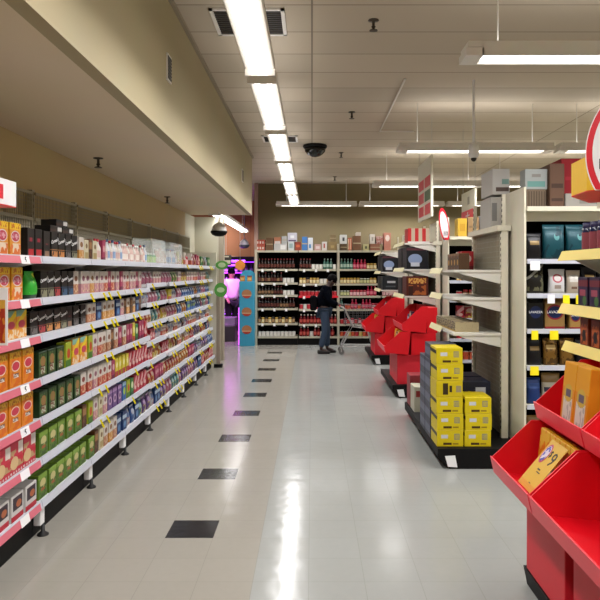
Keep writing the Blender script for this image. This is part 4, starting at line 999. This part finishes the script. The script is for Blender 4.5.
# ------------------------------------------------------------------ coffee row goods
lav_blue = '1a2a5c'
def lavbag(key, base, desc, circ, w, h, d=.09, text=True):
    bm = NB(); box(bm, -w/2, w/2, 0, d, 0, h*.88, 0, .008)
    prism(bm, [(0.012, h*.875), (d-.012, h*.875), (d*.55, h*.97), (d*.55, h), (d*.45, h), (d*.45, h*.97)], 'x', -w/2+.004, w/2-.004, 0)
    ms = [layered('pk_'+key, base, [('oval', .5, .55, .42, .25, circ), ('oval', .5, .55, .35, .2, lav_blue), ('rect', 0, 1, 0, .08, circ)], .3, .2), ticket_w]
    if text: lettering(bm, 'LAVAZZA', w*.19, Matrix.Translation((0, -.001, h*.55)) @ FRONT, 1, .0006)
    PK[key] = ('coffee_bag', 'coffee bag', desc, mesh('coffee_bag', bm, ms), w, d, h)
lavbag('lv_b', '0f1016', 'black coffee bag with blue logo', '10121c', .14, .26)
lavbag('lv_g', 'a07c46', 'gold coffee bag with red-blue roundel', '9a2434', .17, .26)
lavbag('lv_s', 'b08a48', 'small gold roundel pack', '9a2434', .10, .20)
lavbag('lv_k', '15151c', 'small black roundel pack', '8a7a50', .10, .19)
pouch('teal_b', 'coffee_pouch', 'coffee pouch', 'teal foil pouch', .19, .10, .30, layered('pk_teal', '0f4a56', [('oval', .6, .65, .12, .1, '5a9a9c'), ('blob', 0, 1, 0, 1, 3, .55, '0a3844')], .35, .15))
pouch('wht_b', 'coffee_pouch', 'coffee pouch', 'white coffee pouch with red roundel', .14, .09, .21, layered('pk_wht', 'd4d4d6', [('oval', .5, .62, .3, .18, 'c05a68'), ('oval', .5, .62, .2, .12, 'e0d8d8'), ('rect', .3, .7, .2, .35, '9a8a80')], .3))
pouch('drk_b', 'coffee_pouch', 'coffee pouch', 'dark olive coffee pouch', .15, .10, .25, layered('pk_drk', '1e1c18', [('blob', 0, 1, .1, .8, 4, .55, '6a6a50'), ('diag', .5, .05, 'a8a8a0')], .3, .2))
pouch('sil_b', 'coffee_pouch', 'coffee pouch', 'silver-cream coffee pouch', .12, .08, .2, layered('pk_sil', 'b8ac9c', [('rect', .2, .8, .5, .8, 'd8d4cc'), ('rect', .3, .7, .2, .3, '7a5a48')], .3, .2))
pouch('gld_b', 'coffee_pouch', 'coffee pouch', 'gold coffee pouch', .13, .09, .23, layered('pk_gld', '8a6428', [('blob', 0, 1, 0, 1, 4, .5, '5a3e18'), ('rect', .2, .8, .6, .75, 'd0b070')], .25, .4))
pouch('nvy_b', 'coffee_pouch', 'coffee pouch', 'black coffee pouch', .13, .09, .23, layered('pk_nvy', '121116', [('rect', .2, .8, .55, .7, '8a7040')], .3, .2))
pouch('blt', 'coffee_pouch', 'coffee pouch', 'blue coffee pouch', .12, .09, .22, layered('pk_blt', '1c3878', [('rect', 0, 1, .6, .8, '3a5aa0')], .3, .2))
pouch('wgl', 'coffee_pouch', 'coffee pouch', 'gold-topped white coffee pouch', .16, .1, .26, layered('pk_wgl', 'c4bca8', [('rect', 0, 1, .7, 1, '8a6a34'), ('rect', .1, .9, .4, .55, '24283c')], .3))
def crun(z, seq, lvl, x0=1.835, gap=.01, lim=3.4):
    x = x0
    for key in seq:
        if isinstance(key, float): x += key; continue
        w = PK[key][4]
        if x+w > lim: break
        put(key, x+w/2, R1+.06, z-.005, 0, '%s of the coffee row' % lvl, 'coffee packs on the coffee row', sc=1)
        x += w+gap
crun(.171+.005, ['wgl', 'nvy_b', 'gld_b', 'nvy_b'], 'deck')
crun(.54, ['blt', 'wgl', 'nvy_b', 'gld_b', 'nvy_b'], 'bottom shelf')
crun(.87, ['nvy_b', 'gld_b', 'gld_b', 'nvy_b', 'nvy_b', 'gld_b', 'nvy_b'], 'second shelf')
crun(1.18, ['lv_b', 'lv_g', .03, 'lv_s', 'lv_k', 'lv_s', 'lv_k', 'lv_s', 'lv_k'], 'third shelf')
crun(1.48, ['drk_b', .03, 'wht_b', 'sil_b', 'nvy_b', 'nvy_b', 'drk_b', 'nvy_b'], 'fourth shelf')
crun(1.77, ['nvy_b', 'teal_b', 'teal_b', 'teal_b', 'purjar', 'purjar', 'purjar', 'redjar', 'redjar', 'redjar', 'redjar', 'redjar'], 'fifth shelf')
# yellow and white tickets on this row
for (xa, z, wd, c, lb) in ((1.935, 1.125, .055, yellow_tag, 'yellow shelf ticket under the black coffee bag'), (2.09, 1.125, .07, yellow_tag, 'yellow shelf ticket under the gold roundel bag'), (2.07, 1.43, .06, ticket_w, 'white shelf ticket under the white coffee pouch'), (2.20, 1.425, .055, yellow_tag, 'yellow shelf ticket under the silver pouch'), (2.31, 1.425, .05, yellow_tag, 'yellow shelf ticket to one side under the fourth coffee shelf'), (1.925, 1.71, .08, ticket_w, 'white shelf ticket under the teal pouches'), (1.925, .825, .07, yellow_tag, 'yellow shelf ticket beside the cream panel, second coffee shelf')):
    bm = NB(); xa -= .085; box(bm, xa, xa+wd, -.004, .004, z-.035, z+.04)
    single('shelf_ticket', bm, c, lb, 'price ticket', (0, R1, 0), group='tickets on the coffee row')
# stock boxes on top of the coffee row and the end unit
def topbox(nm, x0, x1, y0, y1, z0, z1, base, layers, lbl):
    carton('tb_'+nm, 'stock_carton', 'carton', lbl, x1-x0, y1-y0, z1-z0, layered('pk_tb_'+nm, base, layers, .7))
    put('tb_'+nm, (x0+x1)/2, y0, z0, 0, '', 'stock boxes above the coffee row', lbl=lbl)
TL = [('rect', .1, .9, .12, .4, '6fa49e'), ('rect', .3, .7, .6, .75, '908c88')]
topbox('a', 1.67, 1.785, 6.35, 6.75, 2.081, 2.36, 'c4c0b8', [('rect', .1, .5, .2, .8, '8a8a88'), ('rect', .6, .9, .1, .3, 'c0bcb8')], 'lower grey-white carton on the end unit over the empty shelves')
topbox('b', 1.68, 1.84, 6.33, 6.75, 2.382, 2.62, 'd0ceca', [('rect', .55, .95, .4, .6, '84a8a0'), ('rect', .2, .95, .12, .28, '6a5a52')], 'upper grey-white carton with teal print stacked on the end unit')
topbox('c', 1.865, 2.06, 5.95, 6.1, 2.384, 2.56, 'aab0ae', TL, 'white carton with teal band set on brown boxes')
topbox('c2', 1.87, 2.05, 5.95, 6.1, 2.216, 2.382, '7a6854', [('stripes', 8, .1, .9, '5a4a3a')], 'brown printed carton under the teal-banded one')
topbox('d', 2.065, 2.19, 5.9, 6.3, 2.216, 2.60, '6a4c3a', [('rect', .1, .9, .45, .55, '4a3428'), ('rect', .1, .9, .15, .22, '4a3428')], 'tall brown stack carton beside the teal-banded one')
topbox('e', 2.20, 2.55, 6.0, 6.3, 2.342, 2.66, '9c1420', [('rect', .1, .9, .4, .5, 'b02030')], 'large dark red carton high over the coffee row')
topbox('f', 2.20, 2.60, 5.9, 6.3, 2.216, 2.34, 'a8a49c', [('rect', .3, .7, .3, .7, '8a8680')], 'flat grey carton below the dark red one')
topbox('g', 2.66, 3.0, 5.9, 6.3, 2.216, 2.5, '8a6a4a', [('rect', .1, .9, .45, .55, '6a5034')], 'kraft carton farther along the coffee row top')

# ------------------------------------------------------------------ signs over the rows
def hanging(name, lbl, x, y0, y1, z0, z1, kind):
    t = thing(name, lbl, 'sign', (x, (y0+y1)/2, z0)); w = y1-y0; h = z1-z0
    bm = NB(); box(bm, 0, .03, -w/2, w/2, 0, h, bev=.003); part('board', bm, mat('sign_board', 'd8d6c4', .5), t)
    if kind == 'six':
        for r in range(3):
            for c in range(2):
                bm = NB(); y = -w/2+.07+c*(w/2-.04); z = .05+r*.19
                box(bm, -.003, 0, y, y+w/2-.13, z, z+.145)
                part('print', bm, mat('sign_green', '4a6a3c', .5) if (r == 1 and c == 0) else red_p, t)
    else:
        bm = NB(); box(bm, -.003, 0, -w/2, w/2, 0, h*.36); part('print', bm, red_p, t)
        bm = NB(); box(bm, -.0045, -.003, -.12, .12, h*.16, h*.2); box(bm, -.0045, -.003, -.02, .02, h*.06, h*.30); part('mark', bm, ticket_w, t)
        bm = NB(); box(bm, -.003, 0, -.1, .02, h*.55, h*.8); part('print', bm, mat('faint_print', 'a8a69a', .5), t)
    for y in (-w/2+.03, w/2-.03):
        bm = NB(); tube(bm, [(.015, y, h), (.015, y, CEIL-z0)], .003, 4); part('wire', bm, steel, t)
    return t
hanging('hanging_sign', 'tall white hanging sign with six red and green squares', 1.6, 9.14, 10.27, 2.41, 3.24, 'six')
hanging('hanging_sign', 'white hanging sign with a red lower band and white mark', 2.2, 9.2, 10.0, 2.38, 2.8, 'band')
t = thing('teardrop_sign', 'white teardrop flag sign with red border beside the red-striped box', 'sign', (1.73, 8.9, 2.06))
def tear(k):
    P = []
    for i in range(33):
        a = 2*PI*i/32; u, v = .062*k*math.cos(a), .23*k*math.sin(a)
        x, z = u*math.cos(.14)-v*math.sin(.14)*1.0, u*math.sin(.14)+v*math.cos(.14)
        P.append((x, max(z+.21, .02 if k == 1 else .05)))
    Q = []
    for p in P[:-1]:
        if not Q or abs(p[0]-Q[-1][0])+abs(p[1]-Q[-1][1]) > 1e-5: Q.append(p)
    return Q
bm = NB(); prism(bm, tear(1), 'y', 0, .006); part('flag', bm, red_p, t)
bm = NB(); prism(bm, tear(.8), 'y', -.002, 0); part('face', bm, mat('flag_white', 'd4d0d0', .5), t)
bm = NB(); box(bm, -.01, .05, -.003, -.002, .07, .14)
lettering(bm, '1/2', .05, Matrix.Translation((.02, -.003, .105)) @ FRONT, 1, .001)
part('print', bm, [mat('flag_grey', 'b8b0b0', .5), ink], t)
bm = NB(); box(bm, -.01, .01, 0, .02, -.0, .06); part('pole', bm, steel, t)

t = thing('round_promotion_sign', 'big round white sign with red ring on a yellow and red box', 'sign', (1.09, 2.70, 1.98), -.827)
R = .29
def cap(r, y0, y1, m, nm):
    c = (.29, .145); P = []
    for k in range(73):
        a = 2*PI*k/72; z = c[1]+r*math.sin(a)
        P.append((c[0]+r*math.cos(a), max(z, 0.0)))
    Q = []
    for p in P:
        if not Q or (abs(p[0]-Q[-1][0])+abs(p[1]-Q[-1][1])) > 1e-5: Q.append(p)
    bm = NB(); prism(bm, Q[:-1], 'y', y0, y1); part(nm, bm, m, t)
cap(R, -.012, 0, ticket_w, 'rim'); cap(R-.006, -.015, -.0122, red_p, 'ring'); cap(R-.032, -.018, -.0152, white_m, 'face')
bm = NB(); box(bm, .06, .14, -.0195, -.0182, .08, .12); part('print', bm, ink, t)
FP = [(0, 0.002), (-.136, .147), (-.2, .45), (.3, .5), (.42, 0.002)]
bm = NB(); prism(bm, FP, 'z', .004, .14); part('topper_box', bm, mat('yellow_board', 'e2b41c', .5), t)
bm = NB(); prism(bm, FP, 'z', 0, .0038); part('underside', bm, red_card, t)
bm = NB(); tube(bm, [(.1, .4, .07), (.04, .66, .07)], .012, 8); tube(bm, [(.04, .66, .09), (.04, .66, -.02)], .012, 8); part('bracket', bm, steel, t)

# ------------------------------------------------------------------ people
def skin_chain(name, verts, edges, radii, m, parent, levels=2):
    me = bpy.data.meshes.new(name); me.from_pydata([Vector(v) for v in verts], edges, []); me.materials.append(m)
    o = link(name, me, parent)
    sk = o.modifiers.new('skin', 'SKIN'); me.skin_vertices or None
    sv = me.skin_vertices[0].data if me.skin_vertices else None
    if sv is None:
        bm = bmesh.new(); bm.from_mesh(me); bm.verts.layers.skin.verify(); bm.to_mesh(me); bm.free(); sv = me.skin_vertices[0].data
    for i, r in enumerate(radii): sv[i].radius = (r, r) if not isinstance(r, tuple) else r
    sv[0].use_root = True; sk.use_smooth_shade = True
    sb = o.modifiers.new('sub', 'SUBSURF'); sb.levels = levels; sb.render_levels = levels
    return o
def person(label, loc, rz, P, mats, bag=False):
    """P: joints in the body frame, +X = facing"""
    skinm, jacket, trousers, shoe, hair = mats
    t = thing('person', label, 'person', loc, rz)
    # whole body
    order = ['pelvis', 'waist', 'chest', 'neck', 'head0', 'head1']
    V, Rr, E, idx = [], [], [], {}
    def add(n, p, r, par=None):
        idx[n] = len(V); V.append(p); Rr.append(r)
        if par: E.append((idx[par], idx[n]))
    add('pelvis', P['pelvis'], (.13, .115)); add('waist', P['waist'], .12, 'pelvis'); add('chest', P['chest'], (.15, .12), 'waist')
    add('neck', P['neck'], .055, 'chest'); add('head0', P['head0'], .082, 'neck'); add('head1', P['head1'], .085, 'head0')
    for s, sg in (('l', 1), ('r', -1)):
        a = P['arm_'+s]
        add('sh'+s, a[0], .062, 'chest'); add('el'+s, a[1], .045, 'sh'+s); add('wr'+s, a[2], .03, 'el'+s); add('pa'+s, a[3], .036, 'wr'+s)
        d = (Vector(a[3])-Vector(a[2])).normalized()
        base = Vector(a[3])+d*.025
        for f in range(4):
            off = Vector((0, (f-1.5)*.019, 0)); ln = (.03, .036, .034, .026)[f]
            add('f%s%d0' % (s, f), tuple(base+off+d*.01), .010, 'pa'+s)
            add('f%s%d1' % (s, f), tuple(base+off+d*(.01+ln)), .009, 'f%s%d0' % (s, f))
            add('f%s%d2' % (s, f), tuple(base+off+d*(.012+ln)+Vector((.0, 0, -ln*.9))), .008, 'f%s%d1' % (s, f))
        add('t%s0' % s, tuple(Vector(a[3])+Vector((0, -sg*.035, -.005))), .011, 'pa'+s)
        add('t%s1' % s, tuple(Vector(a[3])+Vector((0, -sg*.05, -.01))+d*.03), .009, 't%s0' % s)
        g = P['leg_'+s]
        add('hp'+s, g[0], .088, 'pelvis'); add('kn'+s, g[1], .058, 'hp'+s); add('cf'+s, tuple((Vector(g[1])*.6+Vector(g[2])*.4)), .052, 'kn'+s); add('an'+s, g[2], .038, 'cf'+s); add('to'+s, g[3], .036, 'an'+s)
    skin_chain('body', V, E, Rr, skinm, t)
    # jacket
    V, Rr, E = [], [], []; idx.clear()
    add('pelvis', tuple(Vector(P['pelvis'])-Vector((0, 0, .03))), (.18, .17)); add('waist', P['waist'], (.185, .17), 'pelvis'); add('chest', P['chest'], (.20, .165), 'waist')
    add('nk', tuple(Vector(P['neck'])-Vector((0, 0, .03))), .085, 'chest')
    for s in 'lr':
        a = P['arm_'+s]; add('sh'+s, a[0], .085, 'chest'); add('el'+s, a[1], .065, 'sh'+s); add('wr'+s, a[2], .046, 'el'+s)
    skin_chain('jacket', V, E, Rr, jacket, t)
    V, Rr, E = [], [], []; idx.clear()
    add('pelvis', P['pelvis'], (.155, .14))
    for s in 'lr':
        g = P['leg_'+s]; add('hp'+s, g[0], .105, 'pelvis'); add('kn'+s, g[1], .075, 'hp'+s); add('an'+s, tuple(Vector(g[2])+Vector((0, 0, .03))), .062, 'kn'+s)
    skin_chain('trousers', V, E, Rr, trousers, t)
    for s in 'lr':
        g = P['leg_'+s]; a, b = Vector(g[2]), Vector(g[3])
        bm = NB(); d = (b-a); d.z = 0; d.normalize()
        ang = math.atan2(d.y, d.x)
        box(bm, -.07, .19, -.045, .045, 0, .085, bev=.02); 
        for v in bm.verts:
            if v.co.x > .08 and v.co.z > .04: v.co.z *= .65
        bmesh.ops.transform(bm, matrix=Matrix.Translation((a.x, a.y, 0)) @ Matrix.Rotation(ang, 4, 'Z'), verts=bm.verts)
        part('shoe', bm, shoe, t, smooth=True)
    # head details
    h0, h1 = Vector(P['head0']), Vector(P['head1']); up = (h1-h0).normalized(); fwd = Vector((1, 0, 0)); fwd = (fwd-up*fwd.dot(up)).normalized(); side = up.cross(fwd)
    c = (h0+h1)/2
    fm = Matrix((fwd.to_tuple()+(0,), side.to_tuple()+(0,), up.to_tuple()+(0,), (0, 0, 0, 1))).transposed(); fm.translation = c
    bm = NB()
    bmesh.ops.create_uvsphere(bm, u_segments=16, v_segments=10, radius=1, matrix=fm @ Matrix.Translation((-.022, 0, .045)) @ Matrix.Diagonal((.105, .095, .10, 1)))
    part('hair', bm, hair, t, smooth=True)
    bm = NB()
    bmesh.ops.create_cone(bm, segments=8, radius1=.016, radius2=.006, depth=.045, cap_ends=True, matrix=fm @ Matrix.Translation((.095, 0, -.005)) @ Matrix.Rotation(-.5, 4, 'Y'))
    part('nose', bm, skinm, t, smooth=True)
    for s in (-1, 1):
        bm = NB(); bmesh.ops.create_uvsphere(bm, u_segments=8, v_segments=6, radius=1, matrix=fm @ Matrix.Translation((-.005, s*.086, -.005)) @ Matrix.Diagonal((.02, .01, .03, 1)))
        part('ear', bm, skinm, t, smooth=True)
    bm = NB()
    for s in (-1, 1):
        be = NB(); bmesh.ops.create_uvsphere(be, u_segments=8, v_segments=6, radius=.011, matrix=fm @ Matrix.Translation((.082, s*.03, .012)))
        part('eye', be, mat('eye_dark', '2a1814', .4), t, smooth=True)
    box(bm, .08, .088, -.022, .022, -.048, -.042, 0, 0, fm)
    part('mouth', bm, mat('eye_dark', '2a1814', .4), t, smooth=True)
    return t
skin_d = mat('skin_dark', '35211a', .6); navy = mat('navy_jacket', '04060e', .95, bscale=30, bump=.3, spec=.05); jeans = mat('blue_jeans', '283a50', .85, bscale=50, bump=.2)
shoe_m = mat('dark_shoe', '15110f', .6); hair_m = mat('black_hair', '040303', .9, spec=.1)
PP = dict(pelvis=(-.02, 0, .93), waist=(-.02, 0, 1.05), chest=(.03, 0, 1.22), neck=(.10, 0, 1.38), head0=(.13, 0, 1.43), head1=(.19, 0, 1.515),
          arm_l=[(.03, .18, 1.31), (.10, .23, 1.07), (.29, .20, 1.0), (.335, .19, .99)], arm_r=[(.03, -.18, 1.31), (.08, -.23, 1.07), (.28, -.20, 1.0), (.335, -.19, .99)],
          leg_l=[(-.0, .09, .85), (.06, .10, .48), (.06, .10, .09), (.20, .11, .04)], leg_r=[(-.0, -.09, .85), (.02, -.10, .48), (-.07, -.10, .09), (.07, -.11, .04)])
person('person in navy jacket and blue jeans bending over a shopping trolley', (.25, 13.9, 0), 0, PP, (skin_d, navy, jeans, shoe_m, hair_m))
t = thing('shoulder_bag', 'dark shoulder bag hanging behind the shopper in navy', 'bag', (.05, 13.82, .88))
bm = NB(); box(bm, -.09, .05, -.10, .12, 0, .30, bev=.03)
part('body', bm, mat('bag_black', '050508', .9, spec=.1), t, smooth=False)
bm = NB(); tube(bm, [(-.02, -.09, .28), (.02, -.12, .42), (.12, -.14, .50), (.24, -.06, .52)], .010, 6); part('strap', bm, mat('bag_black', '050508', .9, spec=.1), t)
PS = dict(pelvis=(0, 0, .95), waist=(0, 0, 1.08), chest=(0, 0, 1.32), neck=(0, 0, 1.50), head0=(.01, 0, 1.57), head1=(.02, 0, 1.66),
          arm_l=[(0, .19, 1.42), (0, .25, 1.15), (.12, .22, .98), (.16, .21, .94)], arm_r=[(0, -.19, 1.42), (.0, -.25, 1.15), (.12, -.22, .98), (.16, -.21, .94)],
          leg_l=[(0, .09, .88), (.01, .10, .48), (0, .10, .09), (.14, .11, .04)], leg_r=[(0, -.09, .88), (.01, -.10, .48), (0, -.10, .09), (.14, -.11, .04)])
person('person in a pale shirt and dark trousers standing in purple light', (-2.06, 17.4, 0), -.9, PS, (mat('skin_pale', '9a6a58', .6), mat('pale_shirt', 'e6d0dc', .8), mat('dark_trousers', '141018', .8), shoe_m, hair_m))

# ------------------------------------------------------------------ trolley
t = thing('shopping_trolley', 'wire shopping trolley with red handle pushed by the shopper in navy', 'trolley', (.62, 13.9, 0))
bm = NB(); W2 = .24
def bpt(u, v, s):   # basket outline: u along, v up, s side
    x = .06+u*(.78)+v*(.0 if u > .5 else -.02); wdt = W2-.05*u
    z = .58+.05*u+v*(.42-.10*u)
    return (x, s*wdt, z)
r = .0028
for s in (-1, 1):
    for k in range(10):
        u = k/9; tube(bm, [bpt(u, 0, s), bpt(u, 1, s)], r, 4)
    for k in range(6):
        v = k/5; tube(bm, [bpt(0, v, s), bpt(1, v, s)], r if 0 < k < 5 else .005, 4)
for u in (0, 1):
    for k in range(6): tube(bm, [bpt(u, k/5, -1), bpt(u, k/5, 1)], r, 4)
    for k in range(8):
        f = -1+2*k/7; a, b_ = bpt(u, 0, 1), bpt(u, 1, 1); tube(bm, [(a[0], a[1]*f, a[2]), (b_[0], b_[1]*f, b_[2])], r, 4)
for k in range(8): tube(bm, [bpt(k/7, 0, -1), bpt(k/7, 0, 1)], r, 4)
part('basket', bm, mat('basket_steel', '6c6c6e', .4, .6), t)
bm = NB()
for s in (-1, 1):
    tube(bm, [(-.06, s*.23, .98), (.04, s*.235, .92), (.2, s*.23, .58), (.10, s*.235, .40), (-.03, s*.24, .15)], .015, 8)
    tube(bm, [(.2, s*.23, .56), (.5, s*.20, .52), (.62, s*.18, .14)], .011, 8)
    tube(bm, [(-.03, s*.24, .16), (.62, s*.18, .16)], .010, 8)
part('frame', bm, steel, t)
bm = NB(); tube(bm, [(-.06, -.25, .98), (-.06, .25, .98)], .016, 10); part('handle', bm, red_p, t)
for x, y in ((-.03, .24), (-.03, -.24), (.62, .18), (.62, -.18)):
    bm = NB(); tube(bm, [(x, y-.012, .058), (x, y+.012, .058)], .057, 16); wh = part('wheel', bm, mat('grey_wheel', '6a6a68', .5), t)
    bm = NB(); box(bm, x-.012, x+.012, y-.02, y-.015, .05, .16); box(bm, x-.012, x+.012, y+.015, y+.02, .05, .16); box(bm, x-.012, x+.012, y-.02, y+.02, .125, .16); part('caster_fork', bm, steel, wh)

# ------------------------------------------------------------------ camera and view
cam = bpy.data.cameras.new('camera'); co = bpy.data.objects.new('camera', cam); COL.objects.link(co); S.camera = co
co.location = (0, 0, CAMH); co.rotation_euler = (PI/2, 0, 0)
cam.sensor_width = 36; cam.sensor_fit = 'HORIZONTAL'; cam.lens = 36*680/600
cam.shift_x = -12/600; cam.shift_y = -28/600
cam.clip_start = .05; cam.clip_end = 100
S.view_settings.view_transform = 'Standard'; S.view_settings.look = 'None'; S.view_settings.gamma = 1; S.view_settings.use_curve_mapping = False
S.view_settings.exposure = 0.12
S.cycles.max_bounces = 8; S.cycles.diffuse_bounces = 4; S.cycles.glossy_bounces = 4; S.cycles.transparent_max_bounces = 12
S.cycles.use_denoising = True
S.cycles.sample_clamp_indirect = 6
